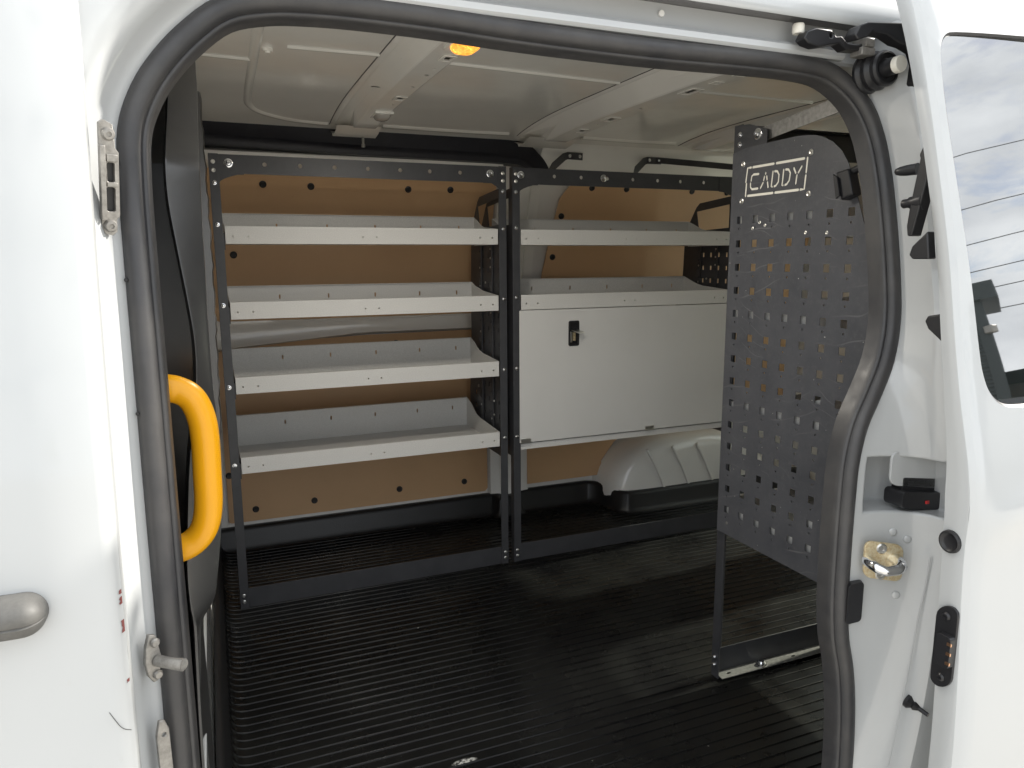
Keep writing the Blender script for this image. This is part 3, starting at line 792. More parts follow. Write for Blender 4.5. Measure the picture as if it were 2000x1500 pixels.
# (a) rounded leading edge strip, (b) CDT sheet with the window hole
ZS = zl[min(range(len(zl)), key=lambda i: abs(zl[i] - .76))]
zlow = [-.35 + (ZS + .35) * k / 80 for k in range(81)]
mb.grid([[(x, door_skin(x, z), z) for x in xcols[:3]] for z in zlow + [z for z in zl if z > ZS + 1e-6]])
def dens(lp, step):
    out = []
    for i in range(len(lp)):
        a, b = Vector(lp[i]), Vector(lp[(i + 1) % len(lp)]); n = max(1, int((b - a).length / step)); out += [tuple(a + (b - a) * k / n) for k in range(n)]
    return out
wind = dens(win, .02)
sheet = [(xcols[2], z) for z in zl] + [(x, zl[-1]) for x in (.95, 1.1, 1.3, 1.5, 1.7)] + [(1.82, z) for z in zl[::-1]] + [(x, zl[0]) for x in (1.7, 1.5, 1.3, 1.1, .95)]
# lower and upper strips are meshed densely in x so the crease lines read
ZS = zl[min(range(len(zl)), key=lambda i: abs(zl[i] - .76))]
sheet = [(xcols[2], z) for z in zl if z >= ZS] + [(x, zl[-1]) for x in (.95, 1.1, 1.3, 1.5, 1.7)] + [(1.82, z) for z in zl[::-1] if z >= ZS] + [(x, ZS) for x in (1.6, 1.4, 1.2, 1.1, 1.05, 1.0, .98, .96, .94, .92, .91, .90, .895)]
mb.plate(sheet, [wind], .0008, lambda u, v, w: (u, door_skin(u, v) + w, v), [(x + .0011, ZS + .0113 + .0297 * k) for x in (.8945, .903, .92, .95, 1.0, 1.1, 1.3, 1.5, 1.65, 1.75) for k in range(22) if ZS + .0113 + .0297 * k < zl[-1] - .004])
def lowskin(x, z):
    e = min(1, max(0, (x - XD - .007) / .04))
    d = (z - .665 + .03 * max(0, 1 - (x - XD) / .10)) / .028
    return door_skin(x, z) - e * .006 * math.exp(-d * d)
zlow = [-.35 + (ZS + .35) * k / 80 for k in range(81)]
mb.grid([[(x, lowskin(x, z), z) for x in [xcols[2], .895, .90, .91, .92, .94, .96, .98, 1.0, 1.05, 1.1, 1.2, 1.4, 1.6, 1.82]] for z in zlow])
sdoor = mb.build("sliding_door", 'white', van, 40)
mb = MB()
mb.grid([[(XD, ydoor(z), z), (XD - .001, ydoor(z) + .004, z), (XD, ydoor(z) + lead(z) * .5, z), (XD + .002, ydoor(z) + lead(z) - .003, z), (XD + .006, ydoor(z) + lead(z), z), (XD + .06, ydoor(z) + lead(z) + .002, z), (1.82, ydoor(z) + lead(z), z)] for z in zl])
mb.build("door_inner_frame", 'white', sdoor, 40)
def yglass(x, z):   # one clean quadratic so the reflection is not wavy
    (a, fa), (b, fb), (c, fc) = (.80, ydoor(.80)), (1.05, ydoor(1.05)), (1.30, ydoor(1.30))
    q = fa * (z - b) * (z - c) / ((a - b) * (a - c)) + fb * (z - a) * (z - c) / ((b - a) * (b - c)) + fc * (z - a) * (z - b) / ((c - a) * (c - b))
    return q - .010 + .0035 - .004 * (x - XD)
mb = MB(); rows = []
zt_, zb_ = 1.330, .7985
for k in range(41):
    z = zb_ + (zt_ - zb_) * k / 40
    xs_ = []
    for i in range(len(wind)):
        (xa, za), (xb, zb2) = wind[i], wind[(i + 1) % len(wind)]
        if (za - z) * (zb2 - z) <= 0 and za != zb2: xs_.append(xa + (xb - xa) * (z - za) / (zb2 - za))
    if len(xs_) < 2: continue
    x0_, x1_ = min(xs_) - .001, max(xs_) + .001
    rows.append([(x0_ + (x1_ - x0_) * q / 12, yglass(x0_ + (x1_ - x0_) * q / 12, z), z) for q in range(13)])
mb.grid(rows); gl = mb.build("window_glass", 'glass', sdoor, 0)
for p_ in gl.data.polygons: p_.use_smooth = True
# window glass follows one smooth curve
mb = MB(); rows = []
W = [Vector(p) for p in wind]
for i, p in enumerate(W):
    t = (W[(i + 1) % len(W)] - W[i - 1]).normalized(); nn = Vector((-t.y, t.x))
    rows.append([(q.x, door_skin(q.x, q.y) + d, q.y) for q, d in ((p + nn * .0, .0), (p - nn * .0015, .0015), (p - nn * .0035, .003), (p - nn * .0035, .006))])
mb.grid(rows, close_r=True); mb.build("window_rubber", 'black', sdoor, 60)
# fittings on the leading edge
def XP(y, z): return (XD - .002, y, z)
mb = MB(); mb.lathe([(.0, .0012), (.0085, .0012), (.0105, .0022), (.013, .0042), (.0155, .003), (.016, -.002)], (XD - .001, -1.499, .621), (-1, 0, 0), 24); mb.build("blanking_plug", 'black', sdoor, 40)
mb = MB()
C0 = (-1.507, .473)
cp = oriented((XD - .001, -1.507, .472), (-1, 0, 0))
mb.plate([(-a, b) for a, b in rrect(-.0155, .0155, -.060, .060, .0152, 6)], [], .004, lambda u, v, w: cp(u, v + u * .35, w)); cpl = mb.build("contact_plate", 'black', sdoor, bevel=.001)
mb = MB(); mb.plate(rrect(-.018, .003, -.024, .022, .005), [], .010, lambda u, v, w: cp(-u - .002, v + u * .0, w + .004)); mb.build("contact_block", 'black', sdoor, bevel=.002)
for k in (-.014, 0, .014):
    pp = cp(.015, k - .001, .0145); mb = MB(); mb.box(pp.x - .0012, pp.x + .001, pp.y - .003, pp.y + .003, pp.z - .002, pp.z + .002); mb.build("contact_pin", 'copper', sdoor)
for k in (.045, -.045):
    mb = MB(); mb.lathe([(.006, 0), (.006, .001), (.004, .0035), (.0022, .0035), (.002, .002), (0, .002)], cp(0, k, .004), (-1, 0, 0), 14); mb.build("contact_screw", 'black', sdoor)
# guide pins on the inner face of the leading edge
GP = Vector((.93, -1.385, 1.10))
mb = MB()
mb.plate([(-.014, .062), (-.004, .070), (.004, .066), (.004, -.070), (-.003, -.070), (-.009, -.055), (-.012, -.03), (-.016, .035), (-.019, .04)], [], .02, lambda u, v, w: (.902 + w, -1.395 - u * 1.0 - (1.10 - (1.10 + v)) * -.22 + .0, 1.10 + v))
gp = mb.build("guide_plate", 'black', sdoor, bevel=.002)
mb = MB()
mb.lathe([(.0085, -.004), (.008, .0), (.0075, .012), (.0065, .02), (.0045, .026), (.002, .028), (0, .028)], (.912, -1.372, 1.123), (-.25, 1, -.05), 14); mb.build("guide_pin", 'black', sdoor, 40)
mb = MB(); mb.lathe([(.013, -.004), (.012, .002), (.009, .010), (.0085, .015), (.0065, .016), (.0065, .024), (.005, .026), (0, .026)], (.912, -1.386, 1.078), (-.25, 1, -.1), 14)
mb.build("guide_pin", 'black', sdoor, 40)
for pts in ([(-1.396, 1.036), (-1.374, 1.016), (-1.370, 1.004), (-1.376, .998), (-1.402, .998)], [(-1.428, .925), (-1.408, .921), (-1.404, .913), (-1.410, .903), (-1.432, .887)]):
    mb = MB(); mb.plate(pts, [], .015, lambda u, v, w: (.892 + w, u - .02, v)); mb.build("rubber_fin", 'black', sdoor, bevel=.002)
mb = MB(); mb.plate(rrect(-.035, .035, -.022, .022, .02), [], .02, lambda u, v, w: (1.065 + u, door_skin(1.05, .69) - w + .002, .69 + v)); mb.build("door_handle", 'black', sdoor, bevel=.004)
# --- front door, closed, at the left edge
def yfd(x, z):
    return ysk(z) - .004 + .012 * max(0, 1 - (-.119 - x) / .012) ** 2
mb = MB()
zf = [-.3 + 1.68 * k / 60 for k in range(61)]
xf = [-.1185, -.1190, -.121, -.125, -.132, -.18, -.3, -.5, -.75]
mb.grid([[(-.1185, ysk(z) + .03, z)] + [(x, yfd(x, z), z) for x in xf] for z in zf])
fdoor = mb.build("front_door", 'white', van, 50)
mb = MB(); rows = []
HX0, HX1 = -.42, -.177
for k in range(33):
    x = HX0 + (HX1 - HX0) * (1 - (1 - k / 32) ** 1.8)
    e = max(0.0, 1 - max(0, (x - (HX1 - .018)) / .018) ** 2) ** .5
    zc = .687 + .10 * (x - HX1) * -.05
    base = ysk(.687) - .004
    rows.append([(x, base - d * (.35 + .65 * e), zc + h * e) for h, d in ((-.0185, -.002), (-.018, .014), (-.014, .024), (-.004, .030), (-.0025, .0285), (-.001, .030), (.008, .030), (.014, .026), (.018, .015), (.0185, -.002))])
mb.grid(rows); mb.build("door_handle", 'dusty', fdoor, 50)
# chipped paint along the door edge
random.seed(3)
for (z0, z1) in ((.690, .686), (.683, .676), (.660, .648), (.60, .597)):
    n = 5; L = []
    for k in range(n + 1):
        z = z0 + (z1 - z0) * k / n; L.append((-.1195 - random.uniform(.0004, .0017), z))
    pts = L + [(-.1189, z1), (-.1189, z0)]
    mb = MB(); mb.plate(pts, [], .0006, lambda u, v, w: (u, yfd(u, v) - .0006 - w, v)); mb.build("paint_chip", 'chip', fdoor, 0)
mb = MB(); mb.tube(crom([(-.137, yfd(-.137, .575) - .0003, .575), (-.128, yfd(-.128, .555) - .0003, .557), (-.121, yfd(-.121, .548) - .0003, .548)], 5), .00035, 5); mb.build("scratch", 'trim', fdoor)

# --- fittings on the B pillar
def pil(x, z): return ysk(z) + interp([(-.13, .036), (-.113, .048), (-.108, .056), (-.104, .075), (-.095, .082)], x)
K = oriented((-.1065, ysk(1.083) + .049, 1.083), (.42, -1, -.22))
mb = MB(); mb.plate([(-.0085, .053), (-.004, .056), (.004, .052), (.006, .030), (.009, .026), (.009, -.036), (.006, -.040), (.006, -.052), (.002, -.056), (-.006, -.054), (-.0085, -.044)],
                    [rrect(-.003, .005, -.032, -.008, .002), rrect(-.002, .005, -.003, .016, .002)], .005, lambda u, v, w: K(u, v, w)); kp = mb.build("catch_plate", 'steel', van, bevel=.0008)
mb = MB(); mb.plate(rect(-.0095, -.0045, -.040, .032), [], .007, lambda u, v, w: K(u, v, w + .003)); mb.plate(rect(-.003, .007, .017, .024), [], .004, lambda u, v, w: K(u, v, w + .004)); mb.plate(rect(-.003, .007, -.007, -.003), [], .004, lambda u, v, w: K(u, v, w + .004)); mb.build("catch_rail", 'steel', van, bevel=.0006)
mb = MB(); mb.plate(rect(-.0035, .006, -.034, .018), [], .001, lambda u, v, w: K(u, v, w - .001)); mb.build("catch_back", 'black', van)
for b in (.043, -.046):
    mb = MB(); mb.lathe([(.0065, 0), (.0065, .001), (.005, .004), (.0025, .0045), (.0022, .003), (0, .003)], K(-.0005, b, .005), (.42, -1, -.22), 14); mb.build("catch_screw", 'steel', van)
Q = oriented((-.1035, ysk(.595) + .058, .592), (.55, -1, 0))
mb = MB(); mb.plate([(-.003, .027), (.004, .024), (.006, .012), (.008, .0), (.006, -.014), (.003, -.026), (-.002, -.027), (-.007, -.018), (-.009, -.004), (-.007, .014)], [], .006, lambda u, v, w: Q(u, v, w)); mb.build("lock_peg_plate", 'steel', van, bevel=.001)
mb = MB(); a0 = Q(.003, -.004, .006); mb.tube([a0, a0 + Vector((.012, -.010, 0)), a0 + Vector((.026, -.019, -.0005)), a0 + Vector((.0262, -.0192, -.0005))], [.0062, .0058, .0066, .0055], 16); mb.build("lock_peg", 'steel', van, 40)
for b in (.017, -.019):
    mb = MB(); mb.lathe([(.005, 0), (.005, .002), (.0035, .004), (0, .0042)], Q(.002, b, .006), (.55, -1, 0), 12); mb.build("lock_peg_screw", 'steel', van)
Lb = oriented((-.0995, ysk(.48) + .060, .482), (.6, -1, 0))
mb = MB(); mb.plate([(-.004, .040), (.002, .038), (.006, .026), (.007, -.04), (-.007, -.04), (-.008, .024)], [circ(.0, .022, .0022)], .004, lambda u, v, w: Lb(u, v, w)); mb.build("guide_bracket", 'steel', van, bevel=.001)

# --- black B-pillar trim, with the yellow grab handle
FL = smooth_tab([(-.02, -.078), (.2, -.076), (.393, -.0735), (.468, -.0715), (.53, -.070), (.553, -.072), (.603, -.072), (.677, -.066), (.745, -.059), (.796, -.051), (.848, -.044), (.901, -.042), (.961, -.047), (1.015, -.053), (1.08, -.059), (1.148, -.057), (1.22, -.052), (1.40, -.05)])
FR = smooth_tab([(-.02, -.0765), (.2, -.0755), (.375, -.073), (.451, -.066), (.50, -.0625), (.515, -.0605), (.527, -.054), (.543, -.043), (.573, -.037), (.638, -.028), (.702, -.023), (.773, -.021), (.808, -.023), (.876, -.0245), (.968, -.0235), (1.058, -.022), (1.133, -.020), (1.194, -.018), (1.242, -.016), (1.40, -.016)])
mb = MB(); rows = []
for k in range(110):
    z = 0.0 + 1.39 * k / 109
    xl, xr = interp(FL, z), interp(FR, z)
    yl_, yr_ = -1.150, -1.120
    yl2 = ysk(min(z, 1.3)) + .11
    top = max(0, (z - 1.15) / .12)      # the facet turns inwards above the handle
    tw = interp([(0, 0), (1.12, 0), (1.17, .06), (1.3, .14), (1.4, .16)], z)
    rows.append([(-.080, yl2 - .012, z), (-.082, -1.20 + tw, z), (min(-.0795, xl - .006), -1.095 + tw, z), (xl - .005, -1.098 + tw, z), (xl - .002, yl_ + .004 + tw, z), (xl, yl_ + tw, z), (xl + .003, yl_ + .002 + tw, z), (xr - .004, yr_ - .003 + tw, z), (xr - .001, yr_ + tw, z), (xr - .0005, yr_ + .006 + tw, z), (xr - .010, yr_ + .03 + tw, z), (-.064, -1.02 + tw, z)])
mb.grid(rows); trim = mb.build("pillar_trim", 'trim', van, 35)
mb = MB(); rows = []   # foam edge of the bulkhead mat
for k in range(60):
    z = .575 + .79 * k / 59
    wv = .0012 * math.sin(z * 90) + .0008 * math.sin(z * 211)
    xe = interp([(.575, -.030), (.59, -.020), (.61, -.0165), (.8, -.012), (1.0, -.0080), (1.37, -.0085)], z) + wv
    rows.append([(-.088, -.34, z), (xe - .003, -.335, z), (xe, -.325, z), (xe, -.30, z), (-.088, -.26, z)])
mb.grid(rows); mb.build("bulkhead_mat_edge", 'trim', van, 40)
hp = crom([(-.105, -1.175, .852), (-.078, -1.19, .852), (-.063, -1.19, .848), (-.050, -1.19, .838), (-.0415, -1.19, .818), (-.038, -1.19, .790), (-.0385, -1.19, .744), (-.040, -1.19, .702), (-.046, -1.19, .674), (-.059, -1.19, .657), (-.077, -1.19, .649), (-.105, -1.175, .643)], 6)
mb = MB(); mb.tube(hp, .0166, 20); gh = mb.build("grab_handle", 'yellow', trim, 60); gh["label"] = "yellow grab handle"
# painted step below the trim
mb = MB(); mb.box(-.0765, -.0705, -1.15, -.30, -.01, .30); mb.build("step_panel", 'white', van, bevel=.002)

# ------------------------------------------------------------------ floor liner
liner = thing("floor_liner", "black ribbed moulded liner covering the whole cargo floor", "floor liner", (0, 0, 0))
prof = []      # (y, z) cross-section with ribs
y = -1.26; prof.append((y, 0.0))
PITCHR = .0275
yy = -1.24
while yy < .44:
    prof += [(yy, -.0028), (yy + .0008, -.0008), (yy + .0016, -.0001), (yy + .0024, -.0001), (yy + .0032, -.0008), (yy + .0040, -.0028)]
    yy += PITCHR
prof += [(.452, -.0028), (.47, -.0028)]
pathx = [(2.46, 0.0), (1.9, 0), (1.2, 0), (.6, 0), (.1, 0), (.0, 0), (-.010, .0004), (-.020, .002), (-.030, .006), (-.038, .013), (-.043, .023), (-.045, .034)]
mb = MB(); mb.grid([[(x, y, z + dz) for (y, z) in prof] for x, dz in pathx]); mb.build("ribbed_floor", 'liner', liner, 60)
mb = MB()   # far lip, stepping out round the wheel arch
lp = crom([(-.05, .47, 0), (.4, .47, 0), (.9, .47, 0), (.962, .468, 0), (.972, .44, 0), (.985, .425, 0), (1.06, .425, 0), (1.085, .44, 0), (1.10, .465, 0), (1.35, .465, 0), (1.40, .455, 0), (1.425, .41, 0), (1.435, .34, 0), (1.46, .29, 0), (1.52, .272, 0), (1.8, .27, 0), (2.4, .27, 0)], 5)
rows = []
for i, p in enumerate(lp):
    t = (lp[min(i + 1, len(lp) - 1)] - lp[max(i - 1, 0)]).normalized(); nn = Vector((-t.y, t.x, 0))
    rows.append([p + nn * a + Vector((0, 0, h)) for a, h in ((-.020, -.0038), (-.012, -.002), (-.006, .004), (.0, .016), (.010, .062), (.014, .071), (.020, .075), (.034, .075), (.045, .073))])
mb.grid(rows); mb.build("liner_lip", 'linerlip', liner, 50)
mb = MB()
mb.grid([[(-.044, y, .034), (-.0475, y, .060), (-.0505, y, .105), (-.054, y, .122), (-.060, y, .128), (-.067, y, .128), (-.069, y, .10)] for y in (-1.25, -.8, -.4, 0, .3, .48)])
mb.build("liner_edge", 'linerlip', liner, 50)

# ------------------------------------------------------------------ shelving units
bolt_mesh = MB().lathe([(.0062, 0), (.0062, .0012), (.0048, .0013), (.0046, .003), (.0032, .0045), (.0015, .005), (0, .005)], (0, 0, 0), (0, -1, 0), 12).mesh("bolt", 'chrome')
big_bolt_mesh = MB().lathe([(.0115, 0), (.0115, .0014), (.0098, .002), (.0078, .002), (.0074, .005), (.006, .0068), (.003, .0072), (.0028, .005), (0, .005)], (0, 0, 0), (0, -1, 0), 18).mesh("washer_bolt", 'chrome')
rivet_mesh = MB().lathe([(.0058, 0), (.0054, .0015), (.003, .0026), (.001, .0022), (0, .0022)], (0, 0, 0), (0, -1, 0), 12).mesh("rivet", 'zinc')
screw_mesh = MB().lathe([(.004, 0), (.0035, .003), (0, .0035)], (0, 0, 0), (-1, 0, 0), 8).mesh('panel_screw', 'zinc')
H = 1.28
def shelf(unit, x0, x1, z, depth, back_h, lip=.047):
    m1 = MB(); T = .0015; W = x1 - x0
    XZ = lambda yy: (lambda u, v, w: (u, yy + w, v))
    holes = [circ(x0 + d, z + lip * .42, .0028, 8) for d in (.020, .060, W * .47, W * .52, W - .060, W - .020)]
    m1.plate(rect(x0, x1, z, z + lip), holes, T, XZ(.0))
    m1.box(x0, x1, T, .012, z + lip - T, z + lip)                         # folded hem
    m1.box(x0 + T, x1 - T, T, depth, z + .002, z + .002 + T)               # tray floor
    slots = [rrect(x0 + W * f - .0025, x0 + W * f + .0025, z + back_h - .042, z + back_h - .028, .002) for f in (.195, .385, .575, .765, .93)]
    m1.plate(rect(x0 + T, x1 - T, z + .002, z + back_h), slots, T, XZ(depth))
    m1.box(x0 + .008, x1 - .008, depth - .010, depth, z + back_h - T, z + back_h)
    side = [(.0, z), (.0, z + lip), (depth * .56, z + lip + .010), (depth * .68, z + lip + .016), (depth * .86, z + back_h - .012), (depth, z + back_h), (depth, z)]
    for xx in (x0, x1 - T):
        m1.plate(side, [], T, lambda u, v, w: (xx + w, u, v))
    o = m1.build("shelf", 'shelf', unit, 30)
    return o
def taper_depth(z): return interp([(0, .34), (.4, .335), (.64, .28), (.85, .26), (1.05, .225), (1.21, .17)], z)
def end_panel(unit, x, flip=1):
    """perforated side plate of the far racking"""
    out = [(.006, .36), (.006, 1.225), (.03, 1.218), (.215, 1.205), (.235, 1.19), (.30, 1.10), (.31, .90), (.315, .70), (.335, .55), (.34, .36)]
    hl = [[(.04, 1.108), (.215, 1.103), (.232, 1.175), (.04, 1.190)]]
    for r in range(15):
        for c in range(6):
            yy, z = .045 + .045 * c, 1.06 - .0475 * r
            if yy < taper_depth(z) - .03: hl.append(rect(yy - .005, yy + .005, z - .008, z + .008))
    m1 = MB(); m1.plate(out, hl, .002, lambda u, v, w: (x + w, u, v)); p = m1.build("end_panel", 'charcoal', unit, 0)
    for yy in (.10, .20):
        m1 = MB(); m1.plate(rect(yy - .011, yy + .011, .37, 1.08), [circ(yy, 1.06 - .033 * k, .004, 6) for k in range(21)], .004, lambda u, v, w: (x - .006 * flip + w, u, v)); m1.build("slotted_strip", 'charcoal', unit, 0)
    random.seed(5)
    for k in range(18):
        yy, z = random.choice((.08, .10, .15, .20, .23)), .40 + .66 * random.random()
        inst(screw_mesh, "panel_screw", unit, (x - .004 * flip, yy, z))
    return p
def frame(unit, w, rail_bolts, mirror=1):
    PW = .0245
    for x0, x1 in ((0, PW), (w - PW, w)):
        m1 = MB(); m1.box(x0, x1, -.002, .0005, 0, H)
        inner = x1 - .002 if x0 > .1 else x0
        m1.box(inner, inner + .002, .0005, .024, 0, H); m1.build("post", 'charcoal', unit, bevel=.0006)
    hx = [w * f for f in (.167, .277, .388, .499, .61, .715, .826)]
    m1 = MB(); m1.plate(rect(PW, w - PW, H - .050, H - .001), [circ(x, H - .0235, .0058, 12) for x in hx], .002, lambda u, v, ww: (u, .001 + ww, v))
    m1.box(PW, w - PW, .003, .026, H - .003, H - .001); m1.build("top_rail", 'charcoal', unit, 30)
    m1 = MB(); m1.box(PW, w - PW, .001, .003, .0, .060); m1.box(PW, w - PW, .003, .030, .0, .002); m1.build("base_rail", 'charcoal', unit, bevel=.0005)
    for s in (0, 1):
        g1 = [(0, 0), (.062, 0), (.062, -.050), (.045, -.051), (.028, -.056), (.012, -.062), (.002, -.068), (0, -.072)]
        if s: g1 = [(w - PW - a, b) for a, b in g1]
        else: g1 = [(PW + a, b) for a, b in g1]
        if s and mirror: g1 = [(w - PW - a, b) for a, b in ((0, 0), (.05, 0), (.05, -.049), (.022, -.049), (.008, -.058), (0, -.064))]
        m1 = MB(); m1.plate(g1, [], .0018, lambda u, v, ww: (u, -.001 + ww, H - .002 + v)); m1.build("corner_gusset", 'charcoal', unit, 30)
    for xb, zs_ in ((.011, (1.205, 1.097, .881, .655, .431)), (w - .011, (1.205, 1.093, .878, .654, .431))):
        for z in zs_: inst(bolt_mesh, "bolt", unit, (xb, -.002, z))
        for z in (1.259, 1.237, .040, .021): inst(rivet_mesh, "rivet", unit, (xb, -.002, z))
    for x in rail_bolts: inst(big_bolt_mesh, "washer_bolt", unit, (x, -.001, H - .0235))

WA = .842
ua = thing("shelving_unit", "charcoal rack with four open light grey shelves against the brown lining, next to the bulkhead", "shelving", (0, 0, 0), "van racking units")
frame(ua, WA, (.049, .790))
for z, bh in ((1.046, .093), (.842, .083), (.634, .098), (.404, .106)):
    shelf(ua, .0275, WA - .0265, z, taper_depth(z) - .006, bh)
end_panel(ua, WA - .010)
m1 = MB(); m1.plate([(.006, .36), (.006, 1.2), (.05, 1.15), (.30, .9), (.335, .55), (.34, .36)], [rect(.03 + .05 * c, .04 + .05 * c, .44 + .07 * r, .455 + .07 * r) for c in range(5) for r in range(6)], .002, lambda u, v, w: (.003 + w, u, v)); m1.build("end_panel", 'charcoal', ua, 0)
for z in (1.03, .83, .62, .39):
    m1 = MB(); m1.box(.0245, .0275, .002, .03, z, z + .045); m1.build("shelf_bracket", 'charcoal', ua)

UB = .863; WB = .862
ub = thing("shelving_unit", "charcoal rack with a light grey drop-front locker below two open shelves", "shelving", (UB, 0, 0), "van racking units")
frame(ub, WB, (.028, .318), 0)
for z, bh, dp in ((1.045, .093, .25), (.842, .090, .27)):
    shelf(ub, .0265, WB - .0265, z, dp, bh)
end_panel(ub, WB - .006)
m1 = MB(); m1.plate([(.006, .36), (.006, 1.225), (.03, 1.218), (.215, 1.205), (.235, 1.19), (.30, 1.10), (.31, .90), (.335, .55), (.34, .36)], [[(.04, 1.108), (.215, 1.103), (.232, 1.175), (.04, 1.190)]], .002, lambda u, v, w: (.003 + w, u, v)); m1.build("end_panel", 'charcoal', ub, 0)
m1 = MB(); m1.box(.0265, WB - .0265, .004, .32, .384, .387); m1.box(.0265, WB - .0265, .002, .004, .384, .404); m1.box(.0265, .0285, .004, .32, .387, .84); m1.box(WB - .0285, WB - .0265, .004, .32, .387, .84); m1.box(.0265, WB - .0265, .318, .32, .387, .84)
m1.build("locker_box", 'shelf', ub)
m1 = MB(); m1.plate(rect(.020, WB - .020, .408, .840), [rrect(.197, .229, .722, .798, .004)], .0025, lambda u, v, w: (u, -.0055 + w, v)); lid = m1.build("locker_lid", 'lid', ub, bevel=.0008)
m1 = MB(); m1.plate(rrect(.1935, .2325, .7185, .8015, .006), [rrect(.199, .227, .726, .794, .004)], .003, lambda u, v, w: (u, -.0085 + w, v)); m1.box(.197, .229, .006, .008, .722, .798); m1.box(.197, .1985, -.005, .006, .722, .798); m1.box(.2275, .229, -.005, .006, .722, .798)
m1.build("latch_frame", 'black', lid, bevel=.0006)
m1 = MB(); m1.plate([(-.012, 0), (.012, 0), (.014, .028), (-.009, .034)], [], .003, lambda u, v, w: (.216 + u + v * .35, -.006 - v * .9, .772 - v * .25 - w)); m1.box(.203, .209, -.004, .004, .730, .765); m1.build("latch_paddle", 'zinc', lid, bevel=.0006)
m1 = MB(); m1.box(.213, .222, -.002, .005, .735, .762); m1.build("latch_tongue", 'gold', lid)
for xh in (.041, .515):
    m1 = MB(); m1.box(xh - .018, xh + .018, -.0075, -.0056, .409, .421); m1.tube([(xh - .019, -.0075, .4075), (xh + .019, -.0075, .4075)], .0022, 8); m1.build("hinge", 'zinc', lid)
# tie straps from the rack to the body side
def strap(unit, pts, w=.0125, t=.003):
    P3 = [Vector(p) for p in pts]; rows = []
    for i, p in enumerate(P3):
        d = (P3[min(i + 1, len(P3) - 1)] - P3[max(i - 1, 0)]).normalized()
        n = Vector((0, -1, 0)); s = d.cross(n).normalized()
        rows.append([p + s * w + n * t * .5, p - s * w + n * t * .5, p - s * w - n * t * .5, p + s * w - n * t * .5])
    m1 = MB(); m1.grid(rows, close_c=True); o0 = len(m1.f); k = len(rows)
    m1.f.append((0, 1, 2, 3)); m1.f.append(tuple((k - 1) * 4 + q for q in (3, 2, 1, 0)))
    return m1.build("support_strap", 'charcoal', unit, 30, .001)
strap(ub, [(1.02 - UB, .07, 1.268), (1.10 - UB, .20, 1.315), (1.17 - UB, .262, 1.356), (1.185 - UB, .266, 1.361), (1.245 - UB, .266, 1.360)])
strap(ub, [(1.36 - UB, .10, 1.275), (1.44 - UB, .22, 1.318), (1.50 - UB, .262, 1.355), (1.515 - UB, .266, 1.359), (1.575 - UB, .266, 1.360)])
strap(ub, [(1.555 - UB, .262, 1.361), (1.70 - UB, .22, 1.350), (1.95 - UB, .12, 1.325)], .011)
for x in (1.192, 1.232, 1.522, 1.562): inst(bolt_mesh, "bolt", ub, (x - UB, .262, 1.360))

# third rack on the near side: its end panel faces the door opening
UX, UY = 1.048, -.808
uc = thing("shelving_unit", "charcoal rack nearest the sliding door, its scuffed pegboard end panel carrying cut-out lettering", "shelving", (UX, UY, 0), "van racking units")
WC = .60
m1 = MB(); m1.box(0, .003, -.026, 0, 0, H); m1.box(.003, .026, -.0025, 0, 0, H); m1.build("post", 'charcoal', uc, bevel=.0006)
m1 = MB(); m1.box(WC - .003, WC, -.026, 0, 0, H); m1.build("post", 'charcoal', uc)
for xx in (0.0, WC - .003):
    m1 = MB(); m1.box(xx, xx + .003, -.39, -.365, 0, 1.0); m1.build("post", 'charcoal', uc)
m1 = MB(); m1.plate(rect(.003, WC - .003, H - .062, H - .002), [circ(.08 + .09 * k, H - .026, .006, 12) for k in range(6)], .002, lambda u, v, w: (u, -.0045 + w, v)); m1.box(.003, WC - .003, -.03, -.0045, H - .004, H - .002); m1.build("top_rail", 'charcoal', uc)
m1 = MB(); m1.box(.003, WC - .003, -.0045, -.0025, .006, .066); m1.build("base_rail", 'charcoal', uc, bevel=.0006)
m1 = MB(); m1.plate([(.006, -.036), (WC, -.036), (WC, -.0046), (.006, -.0046)], [rrect(.03 + .10 * k, .042 + .10 * k, -.024, -.018, .002) for k in range(6)], .0025, lambda u, v, w: (u, v, .003 + w)); m1.build("base_flange", 'galv', uc, bevel=.0006)
m1 = MB(); m1.lathe([(.0125, 0), (.0125, .0015), (.0095, .0025), (.009, .007), (.007, .010), (.003, .011), (0, .011)], (.135, -.022, .0055), (0, 0, 1), 16); m1.build("floor_bolt", 'chrome', uc)
boltx = MB().lathe([(.0062, 0), (.0062, .0012), (.0048, .0013), (.0046, .003), (.0032, .0045), (.0015, .005), (0, .005)], (0, 0, 0), (-1, 0, 0), 12).mesh("bolt", 'chrome')
bigx = MB().lathe([(.0115, 0), (.0115, .0014), (.0098, .002), (.0078, .002), (.0074, .005), (.006, .0068), (.003, .0072), (.0028, .005), (0, .005)], (0, 0, 0), (-1, 0, 0), 18).mesh("washer_bolt", 'chrome')
rivx = MB().lathe([(.0062, 0), (.0058, .0012), (.004, .002), (.0022, .0012), (0, .0012)], (0, 0, 0), (-1, 0, 0), 12).mesh("rivet", 'zinc')
